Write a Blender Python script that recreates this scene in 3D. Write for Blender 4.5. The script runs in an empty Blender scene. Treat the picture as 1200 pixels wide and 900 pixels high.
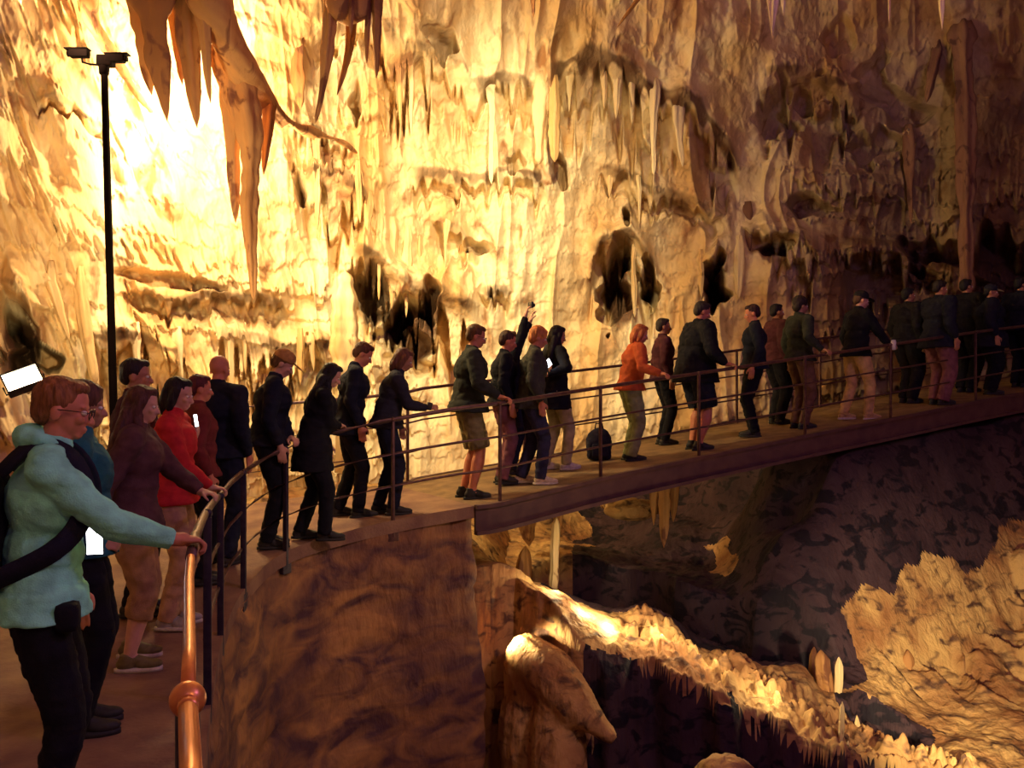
import bpy, bmesh, math, random
import numpy as np
from mathutils import Vector, Matrix, Euler, Quaternion
SC = bpy.context.scene
COL = SC.collection
F = 1050.0
R = math.radians
random.seed(7)

def at(px, py, Y):
    """point at distance Y ahead that projects to (px, py) of the 1200x900 frame"""
    return Vector(((px-600)/F*Y, Y, (450-py)/F*Y))

# ------------------------------------------------------------ camera
cam = bpy.data.cameras.new('camera'); co = bpy.data.objects.new('camera', cam); COL.objects.link(co)
co.location = (0, 0, 0); co.rotation_euler = (R(90), 0, 0)
cam.sensor_width = 36; cam.lens = 36*F/1200; cam.clip_end = 200
SC.camera = co
vs = SC.view_settings
vs.view_transform = 'Standard'; vs.look = 'None'; vs.gamma = 1; vs.use_curve_mapping = False
vs.exposure = 0.0

# ------------------------------------------------------------ noise
def _h(ix, iy, seed):
    n = (ix.astype(np.int64)*374761393 + iy.astype(np.int64)*668265263 + seed*1442695041) & 0xffffffff
    n = ((n ^ (n >> 13))*1274126177) & 0xffffffff
    return ((n ^ (n >> 16)) & 0xffff)/65535.0
def noise(x, y, seed=0):
    """value noise, -1..1"""
    x = np.asarray(x, float); y = np.asarray(y, float)
    x, y = np.broadcast_arrays(x, y)
    ix = np.floor(x); iy = np.floor(y); fx = x-ix; fy = y-iy
    fx = fx*fx*fx*(fx*(fx*6-15)+10); fy = fy*fy*fy*(fy*(fy*6-15)+10)
    a = _h(ix, iy, seed); b = _h(ix+1, iy, seed); c = _h(ix, iy+1, seed); d = _h(ix+1, iy+1, seed)
    return ((a*(1-fx)+b*fx)*(1-fy)+(c*(1-fx)+d*fx)*fy)*2-1
def fbm(x, y, seed=0, o=4, g=.5):
    s = 0; a = 1; t = 0
    for i in range(o):
        s = s+a*noise(x*2**i+i*13.7, y*2**i+i*7.3, seed+i); t += a; a *= g
    return s/t
def ss(a, b, x):
    t = np.clip((x-a)/(b-a), 0, 1); return t*t*(3-2*t)

# ------------------------------------------------------------ materials
MATS = {}
def mat(name, color, rough=.8, metal=0, var=.15, scale=30, bump=.0, spec=.3, emit=None, stretch=(1,1,1), color2=None, detail=6, bscale=None, fac=(.35,.65)):
    if name in MATS: return MATS[name]
    m = bpy.data.materials.new(name); m.use_nodes = True
    nt = m.node_tree; N = nt.nodes; L = nt.links
    b = N['Principled BSDF']
    b.inputs['Roughness'].default_value = rough; b.inputs['Metallic'].default_value = metal
    b.inputs['Specular IOR Level'].default_value = spec
    tc = N.new('ShaderNodeTexCoord'); mp = N.new('ShaderNodeMapping'); mp.inputs['Scale'].default_value = stretch
    L.new(tc.outputs['Object'], mp.inputs[0])
    nz = N.new('ShaderNodeTexNoise'); nz.inputs['Scale'].default_value = scale; nz.inputs['Detail'].default_value = detail
    L.new(mp.outputs[0], nz.inputs[0])
    cr = N.new('ShaderNodeValToRGB'); cr.color_ramp.elements[0].position = fac[0]; cr.color_ramp.elements[1].position = fac[1]
    c2 = color2 or [min(1, c*(1+var)) for c in color]
    c1 = color if color2 else [c*(1-var) for c in color]
    cr.color_ramp.elements[0].color = (*c1, 1); cr.color_ramp.elements[1].color = (*c2, 1)
    L.new(nz.outputs[0], cr.inputs[0]); L.new(cr.outputs[0], b.inputs['Base Color'])
    if bump:
        nb = N.new('ShaderNodeTexNoise'); nb.inputs['Scale'].default_value = bscale or scale*2; nb.inputs['Detail'].default_value = 5
        L.new(mp.outputs[0], nb.inputs[0])
        bp = N.new('ShaderNodeBump'); bp.inputs['Strength'].default_value = bump; bp.inputs['Distance'].default_value = .02
        L.new(nb.outputs[0], bp.inputs['Height']); L.new(bp.outputs[0], b.inputs['Normal'])
    if emit:
        b.inputs['Emission Color'].default_value = (*emit[0], 1); b.inputs['Emission Strength'].default_value = emit[1]
    MATS[name] = m
    return m
def rock(name, pale, mid, dark, scale=.5, streak=.22, bump=.5, rough=.75, darkpos=.34, spec=.25, dw=.07, mud_shade=None):
    """limestone: pale calcite, ochre staining drawn out downwards, thin dark muddy film in small patches"""
    if name in MATS: return MATS[name]
    m = bpy.data.materials.new(name); m.use_nodes = True
    nt = m.node_tree; N = nt.nodes; L = nt.links; b = N['Principled BSDF']
    b.inputs['Roughness'].default_value = rough; b.inputs['Specular IOR Level'].default_value = spec
    g = N.new('ShaderNodeNewGeometry')
    def nz(sc, st, det, dist=0):
        mp = N.new('ShaderNodeMapping'); mp.inputs['Scale'].default_value = (sc, sc, sc*st); L.new(g.outputs['Position'], mp.inputs[0])
        n = N.new('ShaderNodeTexNoise'); n.inputs['Scale'].default_value = 1; n.inputs['Detail'].default_value = det; n.inputs['Distortion'].default_value = dist
        L.new(mp.outputs[0], n.inputs[0]); return n.outputs[0]
    def ramp(src, p0, p1, c0, c1):
        r = N.new('ShaderNodeValToRGB'); r.color_ramp.elements[0].position = p0; r.color_ramp.elements[1].position = p1
        r.color_ramp.elements[0].color = (*c0, 1); r.color_ramp.elements[1].color = (*c1, 1); L.new(src, r.inputs[0]); return r.outputs[0]
    base = ramp(nz(scale*1.6, streak, 8, .4), .38, .60, mid, pale)
    patch = ramp(nz(scale*4.2, streak*2.2, 7, .8), darkpos, darkpos+dw, (1, 1, 1), (0, 0, 0))
    mx = N.new('ShaderNodeMix'); mx.data_type = 'RGBA'
    L.new(patch, mx.inputs[0]); L.new(base, mx.inputs[6]); mx.inputs[7].default_value = (*dark, 1)
    out = mx.outputs[2]
    if mud_shade:
        at_ = N.new('ShaderNodeAttribute'); at_.attribute_name = 'mud_shade'
        m2 = N.new('ShaderNodeMix'); m2.data_type = 'RGBA'; L.new(at_.outputs['Fac'], m2.inputs[0]); L.new(out, m2.inputs[6]); m2.inputs[7].default_value = (*mud_shade, 1); out = m2.outputs[2]
    L.new(out, b.inputs['Base Color'])
    bp = N.new('ShaderNodeBump'); bp.inputs['Strength'].default_value = bump; bp.inputs['Distance'].default_value = .06
    L.new(nz(9, .45, 9, .3), bp.inputs['Height']); L.new(bp.outputs[0], b.inputs['Normal'])
    MATS[name] = m
    return m

# ------------------------------------------------------------ object helpers
def link(name, me, m=None, parent=None, smooth=True):
    o = bpy.data.objects.new(name, me); COL.objects.link(o)
    if m: me.materials.append(m)
    if parent: o.parent = parent
    if smooth: me.polygons.foreach_set('use_smooth', [True]*len(me.polygons))
    return o
def tag(o, label=None, cat=None, group=None, kind=None):
    if label: o['label'] = label
    if cat: o['category'] = cat
    if group: o['group'] = group
    if kind: o['kind'] = kind
    return o
def empty(name, loc=(0,0,0), rz=0):
    o = bpy.data.objects.new(name, None); COL.objects.link(o); o.location = loc; o.rotation_euler = (0,0,rz)
    o.empty_display_size = .1
    return o
def grid_mesh(name, P, m, flip=False):
    """P: rows x cols x 3 array"""
    nr, nc = P.shape[:2]
    me = bpy.data.meshes.new(name)
    me.vertices.add(nr*nc); me.vertices.foreach_set('co', P.reshape(-1).astype(np.float32))
    a = (np.arange(nr-1)[:, None]*nc+np.arange(nc-1)[None]).reshape(-1)
    q = np.stack([a, a+1, a+nc+1, a+nc], 1)
    if flip: q = q[:, ::-1]
    n = len(q)
    me.loops.add(n*4); me.loops.foreach_set('vertex_index', q.reshape(-1).astype(np.int32))
    me.polygons.add(n); me.polygons.foreach_set('loop_start', (np.arange(n)*4).astype(np.int32))
    me.update(calc_edges=True); me.validate()
    return link(name, me, m)

class Blob:
    """collects closed shapes; build() links them as ONE mesh, optionally fused by voxel remesh"""
    def __init__(s): s.bm = bmesh.new()
    def ell(s, c, r, rot=None, seg=16):
        M = Matrix.Translation(c) @ ((rot.to_matrix() if hasattr(rot, "to_matrix") else rot).to_4x4() if rot else Matrix()) @ Matrix.Diagonal((*r, 1))
        bmesh.ops.create_uvsphere(s.bm, u_segments=seg, v_segments=seg//2+2, radius=1, matrix=M); return s
    def cone(s, a, b, ra, rb, seg=12, round_=True, flat=(1, 1)):
        """tapered limb from a to b; round_ gives ball ends; flat squashes the section (x, y)"""
        a = Vector(a); b = Vector(b); d = b-a; ln = d.length
        if ln < 1e-5: return s
        q = d.to_track_quat('Z', 'Y'); rings = []
        prof = []
        if round_:
            for k in range(3): t = k/3*math.pi/2; prof.append((-ra*math.cos(t), ra*math.sin(t)))
        prof += [(0, ra), (ln*.5, (ra+rb)/2), (ln, rb)]
        if round_:
            for k in range(1, 4): t = k/3*math.pi/2; prof.append((ln+rb*math.sin(t), rb*math.cos(t)))
        for z, r in prof:
            r = max(r, 1e-4)
            rings.append([s.bm.verts.new(a+q @ Vector((r*flat[0]*math.cos(2*math.pi*i/seg), r*flat[1]*math.sin(2*math.pi*i/seg), z))) for i in range(seg)])
        for r0, r1 in zip(rings, rings[1:]):
            for i in range(seg): s.bm.faces.new((r0[i], r0[(i+1)%seg], r1[(i+1)%seg], r1[i]))
        s.bm.faces.new(rings[0][::-1]); s.bm.faces.new(rings[-1]); return s
    def chain(s, pts, rad, **k):
        for i in range(len(pts)-1): s.cone(pts[i], pts[i+1], rad[i], rad[i+1], **k)
        return s
    def box(s, c, size, rot=None, bev=0):
        M = Matrix.Translation(c) @ ((rot.to_matrix() if hasattr(rot, "to_matrix") else rot).to_4x4() if rot else Matrix())
        r = bmesh.ops.create_cube(s.bm, size=1, matrix=M @ Matrix.Diagonal((*size, 1)))
        if bev:
            es = list({e for v in r['verts'] for e in v.link_edges})
            bmesh.ops.bevel(s.bm, geom=es, offset=bev, segments=2, affect='EDGES', profile=.6)
        return s
    def tube(s, pts, r, seg=10):
        """swept tube through pts, closed ends"""
        pts = [Vector(p) for p in pts]; rings = []
        for i, p in enumerate(pts):
            d = (pts[min(i+1, len(pts)-1)]-pts[max(i-1, 0)]).normalized(); q = d.to_track_quat('Z', 'Y')
            rr = r[i] if isinstance(r, (list, tuple)) else r
            rings.append([s.bm.verts.new(p+q @ Vector((rr*math.cos(2*math.pi*k/seg), rr*math.sin(2*math.pi*k/seg), 0))) for k in range(seg)])
        for r0, r1 in zip(rings, rings[1:]):
            o = min(range(seg), key=lambda o: (r0[0].co-r1[o].co).length)
            for k in range(seg): s.bm.faces.new((r0[k], r0[(k+1)%seg], r1[(k+1+o)%seg], r1[(k+o)%seg]))
        s.bm.faces.new(rings[0][::-1]); s.bm.faces.new(rings[-1]); return s
    def build(s, name, m=None, parent=None, voxel=0, smooth=0, disp=None, flat=False):
        me = bpy.data.meshes.new(name); bmesh.ops.recalc_face_normals(s.bm, faces=s.bm.faces); s.bm.to_mesh(me); s.bm.free()
        if voxel:
            t = bpy.data.objects.new('t', me); COL.objects.link(t)
            r = t.modifiers.new('r', 'REMESH'); r.mode = 'VOXEL'; r.voxel_size = voxel
            if smooth:
                sm = t.modifiers.new('s', 'SMOOTH'); sm.factor = .5; sm.iterations = smooth
            dg = bpy.context.evaluated_depsgraph_get()
            n = bpy.data.meshes.new_from_object(t.evaluated_get(dg)); n.name = name
            bpy.data.objects.remove(t); bpy.data.meshes.remove(me); me = n
            me.materials.clear()
        if disp:
            n = len(me.vertices); c = np.empty(n*3, np.float32); me.vertices.foreach_get('co', c); c = c.reshape(-1, 3)
            nn = np.empty(n*3, np.float32); me.vertex_normals.foreach_get('vector', nn); nn = nn.reshape(-1, 3)
            c = c+nn*disp(c)[:, None]; me.vertices.foreach_set('co', c.astype(np.float32).reshape(-1)); me.update()
        return link(name, me, m, parent, smooth=not flat)
def wrinkle(amp, sc=1, seed=0):
    def f(c):
        u = np.arctan2(c[:, 1], c[:, 0])*.35
        return amp*(fbm((c[:, 0]+c[:, 1]*.7)*14*sc, c[:, 2]*22*sc+u, seed, 3))
    return f
def copy_tree(o, parent=None, label=None):
    c = o.copy(); COL.objects.link(c); c.parent = parent
    if label: c['label'] = label
    for ch in list(o.children): copy_tree(ch, c)
    return c
# ============================================================ THE CAVE
PALE = (.80, .63, .38); OCH = (.55, .30, .10); DARK = (.10, .045, .03)
M_WALL = rock('limestone_wall', (.86, .72, .46), (.66, .43, .19), (.36, .19, .09), scale=.5, darkpos=.30, dw=.12, mud_shade=(.13, .065, .035))
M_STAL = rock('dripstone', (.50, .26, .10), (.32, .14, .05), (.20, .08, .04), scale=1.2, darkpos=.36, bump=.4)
M_DIM = rock('dim_dripstone', (.34, .20, .12), (.20, .10, .07), (.12, .06, .05), scale=1.2, darkpos=.36, bump=.4)  # dripstone darkened in colour for the weakly lit right side
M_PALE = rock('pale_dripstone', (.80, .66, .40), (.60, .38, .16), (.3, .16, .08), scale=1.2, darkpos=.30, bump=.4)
M_GROUND = rock('pit_rock', (.60, .38, .15), (.32, .15, .06), (.10, .05, .035), scale=1.0, streak=.8, darkpos=.33, dw=.16, bump=.9)
M_BANK_SHADE = rock('shaded_bank_rock', (.065, .035, .045), (.035, .018, .028), (.012, .008, .016), scale=.9, streak=.7, darkpos=.42, bump=.6)  # pit rock darkened in colour where it lies in shade
M_MASON = rock('mortared_stone', (.46, .23, .085), (.24, .11, .055), (.085, .038, .05), scale=.55, streak=.9, darkpos=.36, dw=.30, bump=.8)

RT = np.array([[-90, 4], [-60, 6], [-45, 8], [-30, 10.6], [-20, 13.0], [-11, 14.6], [0, 16], [11, 17.3], [21, 19.0], [30, 20.5], [45, 20], [60, 16], [90, 9]], float)
def R0(th): return np.interp(np.degrees(th), RT[:, 0], RT[:, 1])
def wpos(px, py):
    """pixel of the photograph -> (arc metre, height) on the undisplaced wall"""
    th = np.arctan((np.asarray(px, float)-600)/F); Y = R0(th)*np.cos(th)
    z = (450-np.asarray(py, float))/F*Y
    for _ in range(4): z = (450-np.asarray(py, float))/F*(Y-.35-2.6*ss(3.5, 9.5, z)-.5*ss(1.5, 5, z))
    return th*15, z

# ledges with hanging fringes: pixel polyline, depth of the recess (m), height of the recess (px), tooth length (px)
LEDGES = [
    ([(640,96),(690,72),(770,104),(820,128),(868,190)], .42, 60, 24),
    ([(545,92),(590,100),(632,112)], .42, 44, 12),
    ([(360,20),(430,16),(470,60),(540,66),(556,98)], .35, 50, 24),
    ([(700,195),(770,212),(850,250)], .4, 34, 14),
    ([(330,140),(375,152),(418,178)], .45, 34, 6),
    ([(505,248),(540,262),(560,292)], .5, 34, 8),
    ([(480,190),(520,196),(575,200),(640,210)], .35, 26, 14),
    ([(350,195),(400,200),(440,245)], .4, 60, 34),
    ([(870,262),(930,275),(960,300)], .6, 50, 22),
    ([(150,345),(210,342),(290,350),(340,348)], .45, 30, 8),
    ([(410,290),(450,305),(500,330),(560,350)], .8, 90, 36),
    ([(690,290),(740,275),(770,300)], 1.0, 90, 26),
    ([(820,310),(850,305)], 1.1, 60, 12),
    ([(250,388),(330,400),(400,398)], .5, 70, 45),
    ([(90,392),(150,398),(220,402)], .6, 70, 40),
    ([(890,90),(950,84),(1010,120)], .5, 60, 20),
    ([(560,330),(600,345)], .4, 30, 10),
    ([(0,330),(20,345),(45,372)], 1.4, 110, 14),
    ([(985,300),(1050,290),(1110,320)], .8, 70, 24),
    ([(40,110),(85,125),(120,150)], .3, 16, 5),
]
# smooth bosses standing forward: px, py, rx, ry, metres
BOSSES = [(640,310,50,50,.5), (860,60,130,70,.35), (640,140,18,60,.45), (1165,90,50,80,.3), (1065,310,28,30,.25), (600,240,90,40,.25), (470,30,60,40,.3), (80,200,60,160,.5), (1125,260,22,110,.6), (900,330,26,40,.4), (950,330,26,44,.5), (800,150,20,50,.3)]
# dark clefts: px, py, rx, ry, metres
CLEFTS = [(470,372,22,26,1.1), (505,360,12,30,.9), (1085,300,22,18,.8), (940,240,20,14,.6), (560,290,14,8,.5), (350,215,8,20,.4), (415,120,9,22,.4), (520,65,26,16,.55), (600,190,12,12,.4),(726,330,16,50,1.6), (760,325,9,30,1.2), (838,332,13,30,1.8), (22,408,36,40,2.2), (440,340,20,36,.8), (1040,110,30,36,.4), (1015,170,26,20,.4), (905,140,20,30,.4), (485,395,30,36,1.0), (735,250,8,13,.7),
          (905,290,16,10,.8), (985,45,16,18,.3), (210,330,60,9,.35), (1180,330,60,60,1.5), (660,200,8,18,.6), (960,110,18,14,.3)]
def shingle(s, z, per, seed, fine):
    w = fbm(s/2.7, z/3.1, seed, 3)*per*.9
    p = (-z+w)/per; k = np.floor(p); t = p-k
    T = .42+.30*noise(s/.5, k*3.7, seed+5)+.34*np.abs(noise(s/fine, k*5.1, seed+6))**1.5*np.sign(noise(s/.21, k, seed+8)+.3)
    T = np.clip(T, .08, .93)
    up = (t/T)**.8
    return np.where(t < T, up, np.clip(1-(t-T)/.035, 0, 1))
def disp(th, z):
    s = th*15
    # where the wall is fringed (centre) and where it is smooth (upper right, lower middle)
    cx = np.degrees(th)
    lean = np.interp(cx, [-32, -24, -14, -5, 40], [.55, .50, .12, 0, 0])     # the drapery on one side runs obliquely
    zz = np.clip(z, -2, 9); sl = s+lean*(zz-2)
    m1 = ss(-.35, .35, fbm(s/3.1+3, z/2.6, 11, 2))
    smooth_zone = ss(9, 15, cx)*ss(3.6, 4.6, z)+ss(-1, 1, cx)*ss(5, 4, cx)*ss(2.7, 2.3, z)*ss(.9, 1.3, z)
    fr = np.clip(m1+.2-smooth_zone*.9-.75*ss(-9, -5, cx)*ss(17, 12, cx)*ss(6.8,6.3,z), 0.05, 1)
    d = .75*fbm(s/4.5, z/4.0, 1, 3)
    d = d+.20*shingle(sl, z, 1.25, 21, .10)*fr+.09*shingle(sl+4, z+1, .42, 41, .06)*np.clip(fr+.25, 0, 1)
    rib = 1-np.abs(fbm(sl/.55+.25*noise(s*1.1, z*.8, 9), z/3.4, 31, 3))
    d = d+.26*rib**4*(.4+.6*(1-m1))
    rib2 = 1-np.abs(noise(sl/.13+noise(s*2, z*1.4, 3)*.5, z/1.3, 61))
    d = d+.07*rib2**2*np.clip(fr, .25, 1)
    d = d+.075*fbm(s/.20, z/.26, 71, 4)+.20*fbm(s/.8, z/.8, 81, 3)
    for px, py, rx, ry, a in BOSSES:
        bs, bz = wpos(px, py); k = R0(bs/15)*np.cos(bs/15)/F
        d = d+a*np.exp(-(((s-bs)/(rx*k*.85))**2+((z-bz)/(ry*k))**2))
    wob = noise(s/.6, 0*s, 101)*.10+noise(s/.17, 0*s, 102)*.05
    for i, (pl, a, hp, tl) in enumerate(LEDGES):
        P = np.array(pl, float); ls, lz = wpos(P[:, 0], P[:, 1]); k = R0(ls.mean()/15)/F
        zl = np.interp(s, ls, lz)+wob
        e = ss(ls[0]-.05, ls[0]+.22, s)*(1-ss(ls[-1]-.22, ls[-1]+.05, s))
        tooth = (.12+.9*np.abs(noise(s/.10, 0*s+i*9, 103))**2.2+.55*np.abs(noise(s/.33, 0*s+i*5, 104))**2)*tl*k*1.7
        b = zl-z-tooth; H = hp*k*(.75+.4*noise(s/.5, 0*s+i, 105))
        rec = np.clip(b/.03, 0, 1)*(1-ss(H*.45, H, b))
        lip = np.exp(-((z-zl)/.22)**2)*.45
        d = d-a*rec*e+lip*e*a
    for px, py, rx, ry, a in CLEFTS:
        bs, bz = wpos(px, py); k = R0(bs/15)*np.cos(bs/15)/F
        q = ((s-bs+.5*rx*k*(noise(z*2.4, s*0+px, 7)+.6*noise(z*7, s*0+px, 9)))/(rx*k*(.8+.5*noise(z*4, s*0+px, 10))))**2+((z-bz+ry*k*.45*noise(s*7, z*0+py, 8))/(ry*k))**2
        d = d-a*np.clip((1.15-q)/.6, 0, 1)
    return d
def wall_R(th, z):
    over = 2.6*ss(3.5, 9.5, z)+ .5*ss(1.5, 5, z)          # leans in towards the vault
    toe = .9*ss(-1.0, -5, z)                               # spreads at the foot
    return R0(th)*(1-.02*over)-over-toe-disp(th, z)
def wall_at(px, py, inset=0.0):
    th = math.atan((px-600)/F); Y = 12.
    for _ in range(12):
        z = (450-py)/F*Y; Y = .5*Y+.5*float(wall_R(np.array([th]), np.array([z]))[0])*math.cos(th)
    Y -= inset
    return at(px, py, Y)

deg = np.concatenate([np.linspace(-88, -34, 90)[:-1], np.linspace(-34, 34, 1500), np.linspace(34, 88, 90)[1:]])
zs = np.concatenate([np.linspace(-7, -2.5, 60)[:-1], np.linspace(-2.5, 7.4, 620), np.linspace(7.4, 9.5, 40)[1:]])
TH, ZZ = np.meshgrid(np.radians(deg), zs)
RR = wall_R(TH, ZZ)
P = np.stack([RR*np.sin(TH), RR*np.cos(TH), ZZ], 2)
# muddy deposit on ledges; shade painted under them, in clefts and to the right
MUD_SHADE = np.zeros(TH.shape); S_ = TH*15
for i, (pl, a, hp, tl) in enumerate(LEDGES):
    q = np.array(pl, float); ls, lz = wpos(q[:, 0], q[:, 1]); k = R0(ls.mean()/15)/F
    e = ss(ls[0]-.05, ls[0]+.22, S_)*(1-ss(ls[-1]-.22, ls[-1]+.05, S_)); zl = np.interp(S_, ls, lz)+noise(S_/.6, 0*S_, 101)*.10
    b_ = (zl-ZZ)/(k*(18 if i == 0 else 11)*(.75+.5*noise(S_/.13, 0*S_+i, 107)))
    MUD_SHADE = np.maximum(MUD_SHADE, e*ss(-.5, .0, b_)*(1-ss(.7, 1.25, b_))*((.95 if i == 0 else .62)+.3*noise(S_/.3, ZZ/.15, 108)))
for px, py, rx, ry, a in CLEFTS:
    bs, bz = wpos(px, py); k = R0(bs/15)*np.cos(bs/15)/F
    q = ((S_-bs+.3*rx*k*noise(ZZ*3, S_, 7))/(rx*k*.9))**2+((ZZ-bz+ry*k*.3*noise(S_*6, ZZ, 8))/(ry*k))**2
    MUD_SHADE = np.maximum(MUD_SHADE, np.clip((1.0-q)/.4, 0, 1)*min(.95, a))
MUD_SHADE = np.maximum(MUD_SHADE, ss(13, 22, np.degrees(TH))*(.58+.5*fbm(S_/1.3, ZZ/1.6, 109, 4)))
MUD_SHADE = np.clip(MUD_SHADE, 0, 1)
o = grid_mesh('wall_back', P, M_WALL); o.data.attributes.new('mud_shade', 'FLOAT', 'POINT').data.foreach_set('value', MUD_SHADE.reshape(-1).astype(np.float32)); tag(o, 'ochre limestone cave wall covered in drapery and ledges', kind='structure')

# vault
gx, gy = np.meshgrid(np.linspace(-14, 20, 220), np.linspace(-4, 20, 160))
gz = 6.9+.12*(gx-2)*.3+fbm(gx/2.5, gy/2.5, 5, 4)*1.1+.12*fbm(gx/.3, gy/.3, 6, 2)
o = grid_mesh('ceiling', np.stack([gx, gy, gz], 2), M_WALL, flip=True); tag(o, 'rough rock vault of the cave', kind='structure')
# the side of the cave behind and beside the visitors
th = np.radians(np.linspace(88, 272, 120)); zb = np.linspace(-7, 9, 60); TB, ZB = np.meshgrid(th, zb)
rb = 6+fbm(TB*3, ZB/2, 15, 4)*1.2+3*np.exp(-((np.degrees(TB)-88)/20)**2)
o = grid_mesh('wall_front', np.stack([rb*np.sin(TB), rb*np.cos(TB), ZB], 2), M_WALL); tag(o, 'rough cave wall behind the path', kind='structure')

# ------------------------------------------------------------ the walkway line (near edge)
EDGE = [(-.05,-1.5,-1.68), (-.34,.8,-1.68), (-.648,1.79,-1.68), (-1.165,3.25,-1.68), (-1.61,4.7,-1.68), (-1.97,6.05,-1.66), (-2.08,6.9,-1.57), (-1.98,7.8,-1.45),
        (-1.35,8.45,-1.33), (-.39,9.0,-1.22), (-.13,9.14,-1.2), (.98,10.0,-1.04), (2.62,11.0,-.82), (5.27,12.3,-.45), (7.77,13.6,-.12), (11,15.3,.2), (13.5,16.6,.4)]
def resample(pts, step):
    """Catmull-Rom through pts, evenly stepped"""
    P = [Vector(p) for p in pts]; out = []
    for i in range(len(P)-1):
        a = P[max(i-1, 0)]; b = P[i]; c = P[i+1]; d = P[min(i+2, len(P)-1)]
        n = max(2, int((c-b).length/step))
        for k in range(n):
            t = k/n
            out.append(.5*((2*b)+(c-a)*t+(2*a-5*b+4*c-d)*t*t+(3*b-a-3*c+d)*t**3))
    out.append(P[-1]); return out
E_ = resample(EDGE, .12)
def normals(pts):
    out = []
    for i in range(len(pts)):
        d = pts[min(i+4, len(pts)-1)]-pts[max(i-4, 0)]; d.z = 0; d.normalize(); out.append(Vector((-d.y, d.x, 0)))
    return out
N_ = normals(E_)
F_ = [e+n*(2.3-.35*min(1, max(0, (e.y-8)/2))) for e, n in zip(E_, N_)]      # far edge
def deck_z(x, y):
    i = min(range(len(E_)), key=lambda i: min(((E_[i]+N_[i]*w)-Vector((x, y, E_[i].z))).length for w in (.3, .8, 1.3, 1.8)))
    return E_[i].z
iA = min(range(len(E_)), key=lambda i: (E_[i]-Vector((-.39, 9.0, -1.22))).length)   # abutment

# ------------------------------------------------------------ ground of the pit (heightfield x, y)
def ctl(px, py, d): v = at(px, py, d); return (v.x, v.y, v.z)
CT = [ctl(570,672,10.2), ctl(600,690,9.7), ctl(650,700,9.7), ctl(700,722,9.7), ctl(750,745,9.6), ctl(800,775,9.4), ctl(850,795,9.3), ctl(900,830,9.1), ctl(950,860,9.0), ctl(1000,885,9.0),
      ctl(760,715,10.0), ctl(850,770,9.8), ctl(930,775,9.9), ctl(980,810,9.8), ctl(1010,850,9.5),
      ctl(835,690,11.6), ctl(780,672,12.2), ctl(900,690,11.9), ctl(960,735,11.6), ctl(1010,760,11.0), ctl(1060,700,11.9), ctl(1150,680,12.0), ctl(1200,650,12.3), ctl(1250,640,12.4), ctl(1020,670,12.3),
      ctl(1060,770,11.1), ctl(1100,800,10.9), ctl(1200,805,10.9), ctl(1150,860,9.7), ctl(1060,885,9.4), ctl(1200,830,10.2), ctl(1250,900,9), ctl(1100,835,10.2), ctl(1150,760,11.3), ctl(1200,740,11.6),
      ctl(650,640,13), ctl(600,630,13.5), ctl(700,640,14), ctl(800,610,14.5), (0, 15, -1.6), (3, 16, -1.3),
      (0, 6.5, -6.5), (2, 7.3, -6), (1, 8, -6), (-.5, 7.8, -6), (4, 7.5, -5.5), (6, 7, -4.6), (0, 3, -7), (4, 3, -6), (8, 4, -5), (10, 9, -3.4), (12, 11, -2.5)]
HOLES = [(ctl(765,690,11.0), 1.15, .75, 2.6), (ctl(700,640,11.6), .9, .9, 2.2), (ctl(890,735,10.55), .85, .42, 3.0), (ctl(935,745,10.5), .45, .36, 2.6), (ctl(1035,852,9.75), .36, .26, 1.6), (ctl(850,700,10.7), .35, .3, 2.0)]
def ground_z(X, Y):
    num = 0; den = 0
    for x, y, z in CT:
        w = 1/(((X-x)**2+(Y-y)**2)+.03)**1.7; num = num+w*z; den = den+w
    z = num/den
    # the cliff in front of the lit shelf
    fx = np.array([-.6, .0, .35, .6, .95, 1.9, 2.6, 3.4, 4.2, 6]); fy = np.array([9.95, 9.9, 9.75, 9.3, 9.15, 9.0, 8.85, 8.7, 8.3, 6.5])
    front = np.interp(X, fx, fy)+.12*noise(X/.35, Y*0, 33)+.06*noise(X/.12, Y*0, 34)
    z = np.where(Y < front, np.minimum(z, z-(front-Y)*9), z); z = np.maximum(z, -7)
    for (hx, hy, hz), rx, ry, a in HOLES:
        q = ((X-hx+.12*noise(Y*2.5, X, 17))/rx)**2+((Y-hy+.10*noise(X*2.5, Y, 18))/ry)**2
        z = z-a*np.clip((1.2-q)/.5, 0, 1)
    # oblique cracked strata on the far shelf, rubble along the lit shelf
    u = (X*.8-Y*.6); v = (X*.6+Y*.8)
    far = ss(4.0, 4.8, X)*ss(10.2, 10.9, Y)
    t = v/.55+fbm(u/1.4, v/1.1, 51, 3)*1.3; t = t-np.floor(t)
    z = z+far*(.26*t-.13+.16*fbm(u/.3, v/.3, 52, 3))
    rub = np.exp(-((Y-front-.45)/.5)**2)*ss(.9, 1.6, X)
    z = z+rub*(.24*np.abs(fbm(X/.16, Y/.16, 53, 3))+.1*np.abs(noise(X/.07, Y/.07, 55)))
    z = z+.09*fbm(X/.55, Y/.55, 54, 5)+.02*fbm(X/.1, Y/.1, 56, 3)
    return z
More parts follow.
